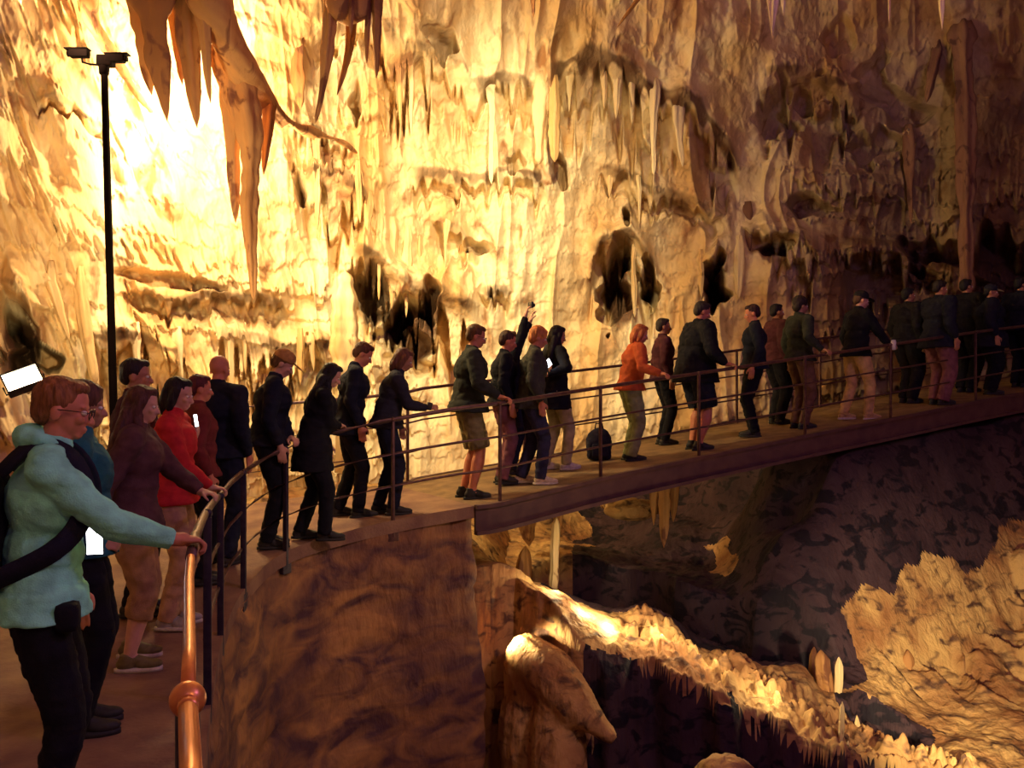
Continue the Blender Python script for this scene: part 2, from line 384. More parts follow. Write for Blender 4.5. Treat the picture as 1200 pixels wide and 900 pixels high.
def edge_dist(X, Y):
    """signed distance beyond the near edge of the walkway (positive = wall side) and the deck height there"""
    e = np.array([[p.x, p.y, p.z] for p in E_[::3]]); nn = np.array([[p.x, p.y] for p in N_[::3]]); g_ = np.gradient(e[:, 2])/np.maximum(np.hypot(np.gradient(e[:, 0]), np.gradient(e[:, 1])), 1e-6)
    best = np.full(X.shape, 1e9); sd = np.zeros(X.shape); zz = np.zeros(X.shape)
    for (x, y, z), (a, b), gs in zip(e, nn, g_):
        dx = X-x; dy = Y-y; q = dx*dx+dy*dy; k = q < best
        best = np.where(k, q, best); sd = np.where(k, dx*a+dy*b, sd); zz = np.where(k, z+np.clip(dx*b-dy*a, -.25, .25)*gs, zz)
    return sd, zz
gx, gy = np.meshgrid(np.linspace(-.9, 14, 760), np.linspace(2.5, 20, 880))
gz = ground_z(gx, gy)
sd, dz = edge_dist(gx, gy)
# the bank that carries the path on the far side of the pit: rock rising to the deck
bank = ss(2.9, 4.2, gx+.3*noise(gx, gy, 3))
top = dz-.34
slope = top+np.minimum(sd-.05, 0)*2.2+.10*fbm(gx/.7, gy/.7, 58, 2)
gz = np.where(sd > -1.6, gz*(1-bank)+np.maximum(gz, np.minimum(slope, top))*bank, gz)
gz = np.minimum(gz, np.where((sd > -.12) & (sd < 2.6), dz-.30, 99))
o = grid_mesh('floor_pit', np.stack([gx, gy, gz], 2), M_GROUND); tag(o, 'ochre broken rock floor of the pit below the footbridge', kind='structure')
# shade under the footbridge, in hollows and on the cliff, painted as dark rock
me = o.data; me.materials.append(M_BANK_SHADE)
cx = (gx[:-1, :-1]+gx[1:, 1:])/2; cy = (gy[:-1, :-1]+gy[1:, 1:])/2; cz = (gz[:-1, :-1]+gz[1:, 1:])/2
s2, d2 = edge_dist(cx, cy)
mud_shade = (cy > 10.35+.25*noise(cx*2, cy*2, 5)) & (cx/cy*F > 78+25*noise(cx*1.5, cy*1.5, 4)) & (cx < 2.9+.3*noise(cx*3, cy*3, 6)) & (noise(cx*.9, cy*.9, 8) > -.85)
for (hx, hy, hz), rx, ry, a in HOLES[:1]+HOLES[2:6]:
    mud_shade = mud_shade | ((((cx-hx)/rx)**2+((cy-hy)/ry)**2 < 2.1+.4*noise(cx*4, cy*4, 12)))
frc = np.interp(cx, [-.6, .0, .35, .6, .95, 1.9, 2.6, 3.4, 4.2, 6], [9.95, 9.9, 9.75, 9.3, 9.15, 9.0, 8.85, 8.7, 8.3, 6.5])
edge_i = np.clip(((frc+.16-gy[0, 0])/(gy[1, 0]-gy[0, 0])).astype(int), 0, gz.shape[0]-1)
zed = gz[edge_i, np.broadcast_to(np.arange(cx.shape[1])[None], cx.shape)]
mud_shade = mud_shade | ((cz < zed-.16+.10*noise(cx*5, cy*0, 13)) & (cy < frc+.12) & (cx > .75+.1*noise(cz*2, cx*0, 16)) & (cx < 4.2))
isb = (((s2 > -1.3) & (cx > 2.2) & (cz > d2-1.9+.3*noise(cx*1.3, cy*1.3, 19)+.12*noise(cx*5, cy*5, 20))) | mud_shade).reshape(-1).astype(np.int32)
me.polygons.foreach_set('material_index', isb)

# ground on the wall side of the path
gx, gy = np.meshgrid(np.linspace(-11, 1.5, 260), np.linspace(-4, 17, 300))
gz = -1.95+.25*fbm(gx/1.5, gy/1.5, 64, 4)+.05*fbm(gx/.2, gy/.2, 65, 3)-1.6*ss(-.6, .8, gx)*ss(9, 12, gy)
gz = gz + .3*ss(11.5, 13.5, gy) - 5*ss(-2.2, -.9, gx)*ss(8.6, 7.6, gy)
gz = gz - 4.5*ss(-4.6, -1.4, gx)*ss(2.9, -1, gy)*0
sdl, dzl = edge_dist(gx, gy)
gz = np.where(sdl < .55, -7.2, gz)
gz = np.minimum(gz, np.where(sdl < 2.5, dzl-.25, 99))
o = grid_mesh('floor_cave', np.stack([gx, gy, gz], 2), M_GROUND); tag(o, 'uneven rock floor between path and cave wall', kind='structure')

# ------------------------------------------------------------ retaining wall
L_ = [E_[i].copy() for i in range(0, iA+1)]
nb = N_[iA]
cor = E_[iA].copy()
L_ += [cor+nb*k*.1 for k in range(1, 23)]
rows = 90
A = np.zeros((rows, len(L_), 3)); cum = np.cumsum([0]+[(L_[i]-L_[i-1]).length for i in range(1, len(L_))])
nl = normals(L_)
for r in range(rows):
    t = r/(rows-1); 
    for i, p in enumerate(L_):
        zt = p.z-.03; z = zt+(-7.1-zt)*t
        out = -nl[i]
        A[r, i] = (p.x, p.y, z)
S, = (cum,)
Sg = np.tile(S, (rows, 1)); Zg = A[:, :, 2]
off = .06*fbm(Sg/.9, Zg/.7, 90, 3)+.02*fbm(Sg/.15, Zg/.12, 91, 3)
course = Zg/.42+.25*noise(Sg/.8, Zg*0, 92); cf = course-np.floor(course)
blk = Sg/.62+np.floor(course)*.37; bf = blk-np.floor(blk)
joint = np.minimum(np.minimum(cf, 1-cf)*.42, np.minimum(bf, 1-bf)*.62)
off = off-.028*np.clip(1-joint/.035, 0, 1)*ss(.05, .4, .6+.4*noise(Sg/.7, Zg/.7, 93))+.03*(_h(np.floor(blk), np.floor(course), 94)-.5)
off = off+(.045*(-1.2-Zg))                     # battered face
off[0] = 0
for i in range(len(L_)):
    n = -nl[i]
    A[:, i, 0] += n.x*off[:, i]; A[:, i, 1] += n.y*off[:, i]
o = grid_mesh('retaining_wall', A, M_MASON, flip=True)
tag(o, 'mottled brown mortared stone retaining wall carrying the curved path', 'retaining wall')

# walkway slab on the retaining wall, and the footbridge
M_PATH = mat('path_concrete', (.17, .085, .07), rough=.85, scale=3, var=.35, bump=.35, bscale=40, color2=(.30, .18, .11), stretch=(1,1,1))
M_DECK = mat('deck_boards', (.17, .105, .055), rough=.8, scale=5, bump=.3, bscale=30, color2=(.28, .18, .085))
M_GIRD = mat('girder_paint', (.085, .04, .045), rough=.6, scale=6, bump=.2, color2=(.12, .06, .055))
def slab(name, i0, i1, thick, m, parent=None, over=.0):
    pts = range(i0, i1+1); bm = bmesh.new(); rows_ = []
    for i in pts:
        e = E_[i]-N_[i]*over; f = F_[i]+N_[i]*over; q = []
        for t in (0, .25, .5, .75, 1):
            p = e.lerp(f, t); q.append(bm.verts.new((p.x, p.y, p.z)))
        for t in (1, 0):
            p = e.lerp(f, t); q.append(bm.verts.new((p.x, p.y, p.z-thick)))
        rows_.append(q)
    for a, b in zip(rows_, rows_[1:]):
        n = len(a)
        for k in range(n): bm.faces.new((a[k], b[k], b[(k+1)%n], a[(k+1)%n]))
    bm.faces.new(rows_[0]); bm.faces.new(rows_[-1][::-1])
    bmesh.ops.recalc_face_normals(bm, faces=bm.faces)
    me = bpy.data.meshes.new(name); bm.to_mesh(me); bm.free()
    return link(name, me, m, parent, smooth=False)
o = slab('floor_path', 0, iA, .12, M_PATH, over=.03); tag(o, 'curved brown concrete path along the railing', kind='structure')
fb = empty('footbridge', E_[iA]); tag(fb, 'long dark footbridge climbing across the pit, full of visitors', 'footbridge')
def under(o, par):
    o.parent = par; o.matrix_parent_inverse = Matrix.Translation(-Vector(par.location)); return o
under(slab('deck', iA, len(E_)-1, .08, M_DECK, over=.02), fb)
def girder(side):
    b = Blob(); src = E_ if side == 0 else F_
    s_ = -1 if side == 0 else 1
    bm = b.bm; rows_ = []
    for i in range(iA, len(E_)):
        p = src[i]+N_[i]*s_*.02; n = N_[i]*s_
        prof = [(0, .01), (.07, .01), (.07, -.03), (.035, -.03), (.035, -.25), (.07, -.25), (.07, -.29), (0, -.29)]
        rows_.append([bm.verts.new(p+n*u+Vector((0, 0, w))) for u, w in prof])
    for a, c in zip(rows_, rows_[1:]):
        n = len(a)
        for k in range(n): bm.faces.new((a[k], c[k], c[(k+1)%n], a[(k+1)%n]))
    bm.faces.new(rows_[0]); bm.faces.new(rows_[-1][::-1])
    return b.build('girder', M_GIRD, flat=True)
under(girder(0), fb); under(girder(1), fb)
for k in range(iA+8, len(E_)-4, 16):
    b = Blob(); a = E_[k]+Vector((0, 0, -.2)); c = F_[k]+Vector((0, 0, -.2)); d = (c-a)
    b.box((a+c)/2, (d.length, .12, .16), Euler((0, 0, math.atan2(d.y, d.x))))
    under(b.build('cross_beam', M_GIRD, flat=True), fb)
# ============================================================ RAILINGS
M_STEEL = mat('rail_steel', (.10, .05, .05), rough=.45, metal=.5, scale=20, color2=(.16, .08, .07), spec=.5)
M_COPPER = mat('copper_rail', (.62, .20, .06), rough=.32, metal=.55, scale=9, color2=(.85, .34, .11), spec=.6)
M_POST = mat('dark_post_steel', (.028, .02, .045), rough=.5, metal=.4, scale=20, color2=(.05, .035, .06))
def idx(x, y): return min(range(len(E_)), key=lambda i: (E_[i].x-x)**2+(E_[i].y-y)**2)
HN = lambda p: float(np.interp(p.y, [0, 3.4, 4.7, 6.2, 7.6, 9], [1.05, 1.05, 1.0, .9, .87, 1.0]))
def line(i0, i1, h, src=None, step=3):
    src = src or E_
    ii = list(range(i0, i1, step))+[i1]
    return [src[i]+Vector((0, 0, h(src[i]) if callable(h) else h)) for i in ii]
iB = idx(-.648, 1.79)
# near copper handrail ending on a ball
cr = empty('handrail', E_[iB]); tag(cr, 'shiny copper tube handrail with a round ball joint, nearest the camera', 'handrail')
hb = E_[iB]+Vector((0, 0, 1.05))
iH = idx(-1.25, 3.42)
def cp(name, b, m, **k): return under(b.build(name, m, **k), cr)
pts = line(iB, iH+2, 1.05); pts[0] = hb
cp('tube', Blob().tube(pts, .0155, 16), M_COPPER)
pts = line(0, iB, 1.05); cp('tube', Blob().tube(pts, .0185, 16), M_COPPER)
b = Blob(); b.ell(hb, (.036, .036, .036), seg=24); cp('ball_joint', b, M_COPPER)
b = Blob(); d = (pts[-2]-hb).normalized(); d2_ = (line(iB, iB+6, 1.05)[1]-hb).normalized()
b.cone(hb+d*.03, hb+d*.062, .020, .020, round_=False, seg=20)
cp('collar', b, M_COPPER)
b = Blob(); b.cone(hb+Vector((0, 0, -.03)), E_[iB]+Vector((0, 0, .0)), .024, .024, round_=False, seg=16); b.cone(E_[iB]+Vector((0,0,.012)), E_[iB], .06, .06, round_=False, seg=20)
cp('post', b, M_POST)
b = Blob(); p0 = line(iH-1, iH+3, 1.05); b.tube(p0, .020, 16); cp('sleeve', b, M_STEEL)

# dark railing from there round the curve and over the footbridge
rl = empty('railing', E_[iH]); tag(rl, 'dark steel railing on the pit side of the curved path and footbridge', 'railing')
def rp(name, b, m=M_STEEL, par=rl, **k): return under(b.build(name, m, **k), par)
last = len(E_)-1
rp('handrail', Blob().tube(line(iH+2, last, HN), .021, 12))
for f in (.66, .34):
    rp('cross_rail', Blob().tube([p for p in line(idx(-1.61, 4.7), last, lambda p: HN(p)*f)], .012, 8))
post_i = [idx(-1.61, 4.7), idx(-1.93, 5.95), idx(-2.08, 6.9), idx(-1.98, 7.8), idx(-1.1, 8.6), idx(-.13, 9.14), idx(.98, 10), idx(2.3, 10.8), idx(3.75, 11.55), idx(5.2, 12.27), idx(6.7, 13.04), idx(8.2, 13.84), idx(10, 14.8)]
for n, i in enumerate(post_i):
    p = E_[i]-N_[i]*.012; h = HN(E_[i]); w = .032 if n < 4 else .026
    b = Blob(); ang = math.atan2(N_[i].y, N_[i].x)
    b.box(p+Vector((0, 0, (h-.16)/2-.01)), (w*1.3, w, h+.14), Euler((0, 0, ang)), bev=.004)
    b.box(p+Vector((0, 0, -.12)), (w*1.2, .11, .16), Euler((0, 0, ang)), bev=.004)
    b.ell(p+Vector((0, 0, h)), (.026, .026, .026), seg=10)
    rp('post', b, M_POST if n < 4 else M_STEEL, flat=False)
# railing on the wall side
rf = empty('railing', F_[iA]); tag(rf, 'thin dark railing on the wall side of the footbridge, behind the visitors', 'railing')
jA = idx(-1.6, 8.2)
rp('handrail', Blob().tube(line(jA, last, 1.1, F_), .02, 10), par=rf)
for f in (.36, .72): rp('cross_rail', Blob().tube(line(jA, last, f, F_), .011, 8), par=rf)
k = jA
while k < last:
    b = Blob(); p = F_[k]; b.box(p+Vector((0, 0, .52)), (.032, .032, 1.14), Euler((0, 0, math.atan2(N_[k].y, N_[k].x))), bev=.004); b.ell(p+Vector((0,0,1.1)), (.024,.024,.024), seg=10)
    rp('post', b, par=rf); k += 14

# ============================================================ DRIPSTONE
def dripstone(name, top, bot, r, m, seed, flat=1.0, tip=.12, bend=0, root=.5, flutes=5, up=False, flare=1.25, rot=0, knob=.0):
    """a hanging (or standing) tapering column: top/bot world points; r = radius at the thick end"""
    top = Vector(top); bot = Vector(bot); ln = (top-bot).length; nr = max(14, int(ln/.045)); ns = 22
    t = np.linspace(0, 1, nr)[:, None]; a = np.linspace(0, 2*np.pi, ns, endpoint=False)[None]
    prof = (1-t)**.75*(1-tip)+tip
    prof = prof*(1+.30*noise(t*ln*2.2, t*0+seed, 3)+.12*noise(t*ln*9, t*0+seed, 4))
    prof = prof*np.clip((1.0-t)*ln/.10, .02, 1)**.5
    if knob: prof = prof*(1+knob*np.abs(np.sin(t*ln*9)))
    rr = r*prof*(1+.20*np.cos(a*flutes+seed+t*1.5)+.14*noise(np.cos(a)*2+seed, np.sin(a)*2+t*ln*1.2, 5)+.06*noise(a*6, t*ln*8+seed, 6))
    cxo = bend*np.sin(t*3.0)*ln*.06+.02*ln*noise(t*3, t*0+seed, 7)*(1-t)
    x = rr*np.cos(a); y = rr*np.sin(a)*flat
    cr_, sr_ = math.cos(rot), math.sin(rot)
    X = x*cr_-y*sr_; Y_ = x*sr_+y*cr_
    L = (bot-top)
    Px = X+cxo+t*L.x; Py = Y_+t*L.y; Pz = t*L.z+0*a
    P = np.stack([Px, Py, Pz+0*X], 2)
    P = np.concatenate([P, P[:, :1]], 1)
    ring0 = P[:1]*1.0; ring0[:, :, :2] *= flare; ring0[:, :, 2] += -math.copysign(root, L.z)
    P = np.concatenate([ring0, P], 0)
    me_o = grid_mesh(name, P, m)
    bm = bmesh.new(); bm.from_mesh(me_o.data); bmesh.ops.remove_doubles(bm, verts=bm.verts, dist=1e-5)
    bmesh.ops.holes_fill(bm, edges=[e for e in bm.edges if e.is_boundary]); bmesh.ops.recalc_face_normals(bm, faces=bm.faces)
    bm.to_mesh(me_o.data); bm.free()
    me_o.data.polygons.foreach_set('use_smooth', [True]*len(me_o.data.polygons))
    me_o.location = top
    return me_o
def hang(px0, py0, px1, py1, depth, wpx, label, m=None, **k):
    """stalactite whose root shows at (px0,py0) and tip at (px1,py1), depth metres away (None: on the wall)"""
    if depth is None:
        t = wall_at(px0, py0, .0); Y = t.y+wpx/2/F*t.y*.8
    else: Y = depth; t = at(px0, py0, Y)
    b = at(px1, py1, Y)
    o = dripstone('stalactite', t, b, wpx/2/F*Y, m or M_STAL, k.pop('seed', px0 % 97), **k)
    return tag(o, label, 'stalactite', k.get('group'))
# the great curtains high over the lamp post, close to the vault
hang(168,-120,196,142, 9.0, 62, 'broad brown blade stalactite hanging above and right of the lamp post', flat=.35, flutes=3, rot=.2, tip=.05)
hang(140,-110,178,112, 9.2, 44, 'brown curtain stalactite tip just right of the lamp post head', flat=.4, flutes=2, tip=.06)
hang(205,-120,231,150, 9.1, 42, 'long brown spike stalactite between two broad blades', flat=.5, flutes=4, tip=.04)
hang(226,-120,247,122, 9.0, 34, 'short sharp brown stalactite over the brightest white patch', flat=.6, tip=.04)
hang(186,-110,214,100, 9.4, 36, 'stubby brown stalactite behind the broad blades', flat=.5, tip=.08)
# oblique rib with its two long pendants
def rib(pts, rad, label):
    b = Blob(); P = [at(*p) for p in pts]; P = [Vector(v) for v in resample(P, .12)]
    n = len(P); rr = np.interp(np.linspace(0, 1, n), np.linspace(0, 1, len(rad)), rad)
    rr = rr*(1+.16*noise(np.arange(n)*.22, np.zeros(n), 12)+.04*noise(np.arange(n)*.7, np.zeros(n), 13))
    b.chain(P, list(rr), seg=16)
    def dd(c): return .05*fbm(c[:, 0]*6+c[:, 2]*5, c[:, 0]*-1.2+c[:, 2]*1.2, 14, 4)
    o = b.build('rock_rib', M_STAL, voxel=.025, smooth=4, disp=dd)
    return tag(o, label, 'rock rib')
rib([(190,-160,8.6),(262,40,9.2),(300,105,9.8),(330,142,10.5)], [.30,.20,.19,.10], 'thick brown oblique rib of rock running down to the white glow')
rib([(328,138,10.45),(362,154,11.4),(395,164,12.2),(420,180,12.9)], [.10,.05,.08,.035,.06,.015], 'thin dark crooked rib crossing the bright wall')
rib([(60,-160,9.0),(108,20,9.6),(150,95,10.2),(178,130,10.8)], [.16,.10,.07,.03], 'slender oblique rib descending behind the lamp post head')
hang(288,100,297,352, 9.55, 26, 'longest dark stalactite, reaching down beneath the oblique rib', tip=.16, flutes=4, root=.25, flare=.5, seed=5)
hang(268,76,276,262, 9.6, 26, 'brown stalactite alongside the longest one, ending at the white glow', flat=.6, tip=.05, root=.25, flare=.5)
hang(264,66,277,152, 9.5, 34, 'blunt brown stalactite under the oblique rib', flat=.6, tip=.1, root=.25, flare=.5)
hang(314,122,309,205, 10.0, 16, 'small brown stalactite hanging from the lower end of the rib', root=.12, flare=.5)
# top middle
hang(372,-90,367,145, 9.4, 20, 'long wavy brown stalactite hanging alone at the top of the wall', tip=.2, bend=1.2)
hang(385,-60,392,112, 9.7, 14, 'curved pale brown stalactite right of the wavy one', tip=.2, bend=2)
hang(400,-90,408,30, 9.4, 84, 'dark red-brown bulging mass of dripstone at the top edge', flat=.6, tip=.3, flutes=3)
hang(412,-60,411,42, 9.3, 12, 'tiny spike under the dark red-brown mass')
hang(431,-90,430,74, 9.4, 16, 'dark double stalactite at the top edge, shorter tooth', tip=.2)
hang(441,-90,441,92, 9.4, 15, 'dark double stalactite at the top edge, longer tooth', tip=.2)
hang(349,60,352,128, None, 16, 'slim brown stalactite over the glowing hollow', tip=.3)
hang(905,-60,905,46, 9.5, 20, 'pale lit stalactite tip alone at the top edge', m=M_PALE, tip=.05)
hang(918,-60,918,18, 9.6, 10, 'small pale stalactite beside the lone lit one', m=M_PALE)
hang(1104,-60,1104,36, 9.6, 16, 'pale stalactite tip at the top edge over the dark wall', m=M_PALE, tip=.05)
hang(1042,-60,1042,28, 10, 8, 'faint thin stalactite at the top edge over the dark wall', m=M_PALE)
hang(790,-60,722,34, 13.0, 12, 'dark slanting stalactite at the top edge over the arch')
hang(624,-40,625,22, 12.6, 9, 'little dark stalactite at the top edge, middle')
# on the wall
wl = [(576,98,576,216,12,'thin straight column at the left end of the small dark ledge',M_STAL,.5), (634,100,632,192,20,'stout brown column under the left foot of the arch',M_STAL,.6), (648,100,650,190,16,'pale column just right of the stout brown one',M_PALE,.6),
      (767,106,766,206,15,'long brown stalactite below the crest of the arch',M_STAL,.4), (792,128,800,196,14,'brown stalactite on the falling side of the arch',M_STAL,.3), (668,92,667,132,12,'short pale stalactite just under the arch crown',M_PALE,.2), (708,90,708,128,9,'small stalactite beneath the arch crown',M_STAL,.2),
      (724,96,722,140,10,'second small stalactite beneath the arch crown',M_STAL,.2), (740,100,742,126,9,'third small stalactite right beneath the arch crown',M_STAL,.2), (482,80,482,160,9,'slim stalactite left of the dark ragged hollow',M_STAL,.3), (468,84,469,146,9,'thin brown stalactite on the cream wall near the top',M_STAL,.3),
      (372,160,372,270,13,'dark stalactite in the glowing recess',M_STAL,.2), (384,176,385,240,10,'brown stalactite right of the one in the glowing recess',M_STAL,.2), (396,190,398,262,11,'brown stalactite at the edge of the glow',M_STAL,.2), (408,196,410,250,9,'thin stalactite below the thin crooked rib',M_STAL,.2),
      (420,205,422,262,10,'last stalactite of the row below the crooked rib',M_STAL,.2), (362,150,360,196,8,'thin tooth hanging from the crooked rib',M_STAL,.2),
      (445,262,444,352,12,'pale stalactite over the dark hollow, left one',M_PALE,.3), (459,270,459,362,14,'pale thick stalactite over the dark hollow, middle one',M_PALE,.3), (478,280,476,372,15,'pale long stalactite over the dark hollow, right one',M_PALE,.3),
      (492,290,492,350,9,'thin pale stalactite at the right of the dark hollow',M_PALE,.3), (524,262,520,330,8,'thin stalactite under the slanted brown ledge',M_PALE,.2), (541,300,536,350,10,'little pale stalactite above the raised arm',M_PALE,.2), (431,240,430,300,12,'ochre stalactite beside the dark hollow',M_STAL,.2),
      (702,214,702,262,8,'thin brown stalactite midway down the wall',M_STAL,.2), (749,208,749,264,5,'hair-thin stalactite below the middle ledge',M_STAL,.3), (715,212,714,232,8,'short stalactite stub below the arch',M_STAL,.2), (852,222,852,262,12,'ochre stalactite on the fading side of the wall',M_STAL,.3),
      (877,250,878,300,14,'dim ochre stalactite left of the square lit patch',M_STAL,.3), (742,285,744,372,7,'thin pale thread between the two dark clefts',M_PALE,.7), (822,306,822,350,9,'ochre stalactite left of the black cleft',M_STAL,.3), (866,290,866,350,16,'blunt ochre drapery right of the black cleft',M_STAL,.5),
      (1065,160,1068,262,15,'dim brown stalactite high on the dark wall',M_STAL,.3), (1098,60,1086,120,20,'slanted dim stalactite high on the dark wall',M_STAL,.3), (1128,40,1133,345,26,'massive dim column on the dark wall',M_WALL,.7),
      (160,398,162,440,14,'pale drapery stalactite behind the red-jacket visitor',M_PALE,.3), (208,402,214,446,12,'pale stalactite behind the bald visitor',M_PALE,.2), (268,400,272,470,12,'pale stalactite left of the capped visitor',M_PALE,.3), (286,396,288,440,9,'thin pale stalactite just left of the cap',M_PALE,.2),
      (352,402,352,452,10,'pale stalactite right of the capped visitor',M_PALE,.2), (366,398,368,436,10,'pale stalactite above the long black hair',M_PALE,.2), (92,335,112,450,18,'ochre leaning column beside the lamp post',M_WALL,.6), (60,330,82,400,14,'ochre leaning drapery left of the lamp post',M_WALL,.4)]
for i, (a, b_, c, d, w, lab, m_, tp) in enumerate(wl):
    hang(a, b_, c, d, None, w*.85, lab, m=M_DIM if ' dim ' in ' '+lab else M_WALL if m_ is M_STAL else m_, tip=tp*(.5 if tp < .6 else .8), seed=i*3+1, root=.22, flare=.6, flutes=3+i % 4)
# standing column of stacked knobs
o = dripstone('stalagmite', at(408,452,12.4), at(404,318,12.6), 13/F*12.4, M_PALE, 9, tip=.75, root=1.2, knob=.25); tag(o, 'pale knobbly standing stalagmite below the fringe', 'stalagmite')
# in the pit
for a, b_, c, d, Y, w, lab, m_, tp in [(648,700,652,606,10.9,12,'thin pale stalagmite standing behind the bright rock under the bridge',M_PALE,.5), (612,690,616,640,11.3,22,'stubby ochre stalagmite near the retaining wall',M_STAL,.3),
      (968,830,962,762,9.9,20,'stout ochre stalagmite at the end of the long shadow',M_STAL,.6), (953,820,954,758,10.2,12,'thin stalagmite left of the stout one',M_STAL,.5), (980,835,983,770,9.9,10,'pale thin stalagmite right of the stout one',M_PALE,.6),
      (1060,818,1064,762,10.9,22,'dim ochre stalagmite under the cracked shelf',M_STAL,.6), (1044,812,1044,772,11.1,10,'small stalagmite beside the dim ochre one',M_STAL,.5),
      (985,905,987,822,8.9,9,'tall thin pale stalagmite among the rubble',M_PALE,.5), (992,915,994,868,8.8,8,'short pale stalagmite at the bottom edge',M_PALE,.5), (978,890,976,850,9.2,7,'little stalagmite amid the rubble',M_PALE,.5),
      (1005,870,1004,838,9.3,7,'little stalagmite at the small black hole',M_PALE,.5), (1090,815,1092,790,11,8,'tiny stalagmite on the far shelf',M_STAL,.5)]:
    o = dripstone('stalagmite', at(a, b_, Y), at(c, d, Y), w/2/F*Y, m_, a % 31, tip=tp, root=.5); tag(o, lab, 'stalagmite')
for a, b_, c, d, Y, w, lab in [(779,570,778,642,12.2,18,'ochre stalactite hanging beneath the footbridge'), (766,575,766,616,12.3,10,'short ochre stalactite beneath the footbridge, left of the longer one'), (790,575,789,612,12.3,12,'short ochre stalactite beneath the footbridge, right of the longer one'),
      (612,585,620,640,12.4,26,'ochre drapery beneath the bridge by the retaining wall'), (655,590,653,655,12.4,12,'thin ochre stalactite beneath the bridge over the pale stalagmite')]:
    o = hang(a, b_, c, d, Y, w, lab, root=.45)
# rounded rocks
def boulder(name, c, r, seed, m, label, cat='rock', amp=.22, rot=0):
    b = Blob(); bmesh.ops.create_icosphere(b.bm, subdivisions=5, radius=1)
    def dd(v): return amp*(fbm(v[:, 0]*1.3+seed+v[:, 2]*.5, v[:, 1]*1.3+v[:, 2]*1.1, seed, 4))+.06*fbm(v[:, 0]*6, v[:, 2]*4+v[:, 1]*5, seed+3, 3)
    o = b.build(name, m, disp=dd); o.location = c; o.scale = r; o.rotation_euler = (0, 0, rot)
    return tag(o, label, cat)
# flowstone mound below the first floodlight
fl = Blob()
P_ = [at(620,768,9.45), at(645,790,9.2), at(675,825,8.9), at(715,862,8.7)]
fl.chain(P_, [.24, .28, .24, .08]); fl.chain([at(622,775,9.45), at(622,900,9.3), at(620,1010,9.2)], [.26, .34, .42]); fl.chain([at(655,810,9.1), at(655,900,8.9), at(660,1020,8.8)], [.24, .28, .4])
o = fl.build('flowstone_mound', M_GROUND, voxel=.03, smooth=6, disp=lambda c: .07*fbm(c[:, 0]*3+c[:, 1]*2, c[:, 2]*2.2, 77, 5)); tag(o, 'orange-lit flowstone mound below the brightest floodlight, beside the retaining wall', 'rock')
boulder('boulder', at(850,915,7.6), (.26, .25, .2), 8, M_GROUND, 'small lit rock cut by the bottom edge of the picture')
boulder('boulder', at(1085,700,11.9), (.30, .28, .55), 12, M_BANK_SHADE, 'dark leaning rock on the far cracked shelf', rot=.6)
boulder('boulder', at(740,596,12.6), (.42, .3, .16), 16, M_GROUND, 'ochre rounded rock under the middle of the footbridge')
# ============================================================ VISITORS
def skin(c, n): return mat('skin_'+n, c, rough=.55, var=.08, scale=18, spec=.35)
SK = {'fair': skin((.62,.34,.24), 'fair'), 'ruddy': skin((.58,.22,.13), 'ruddy'), 'tan': skin((.42,.20,.12), 'tan')}
def cloth(name, c, var=.18, bump=.25, rough=.88): return mat('cloth_'+name, c, rough=rough, var=var, scale=14, bump=bump, bscale=160, spec=.15)
M_EYE = mat('eye_white', (.75,.72,.66), rough=.25, var=.02); M_IRIS = mat('eye_dark', (.03,.02,.015), rough=.2)
M_LIP = mat('lips', (.42,.14,.11), rough=.5)
M_SOLE = mat('shoe_sole', (.60,.55,.45), rough=.7); M_DSOLE = mat('shoe_sole_dark', (.03,.03,.03), rough=.7)
M_SCREEN = mat('phone_screen', (.9,.95,1), rough=.2, emit=((.95,.97,1), 7))
M_PHONE = mat('phone_case', (.03,.03,.035), rough=.3)
M_FRAME = mat('spectacle_frame', (.03,.02,.02), rough=.3)

def ik(S, W, l1, l2, hint):
    """elbow/knee position between S and W; hint = direction the joint points"""
    d = W-S; n = d.length
    if n > (l1+l2)*.995: W = S+d.normalized()*(l1+l2)*.995; d = W-S; n = d.length
    a = (l1*l1-l2*l2+n*n)/(2*n); h = math.sqrt(max(l1*l1-a*a, 0)); u = d/n
    p = Vector(hint); p = (p-u*p.dot(u)); p.normalize()
    return S+u*a+p*h, W

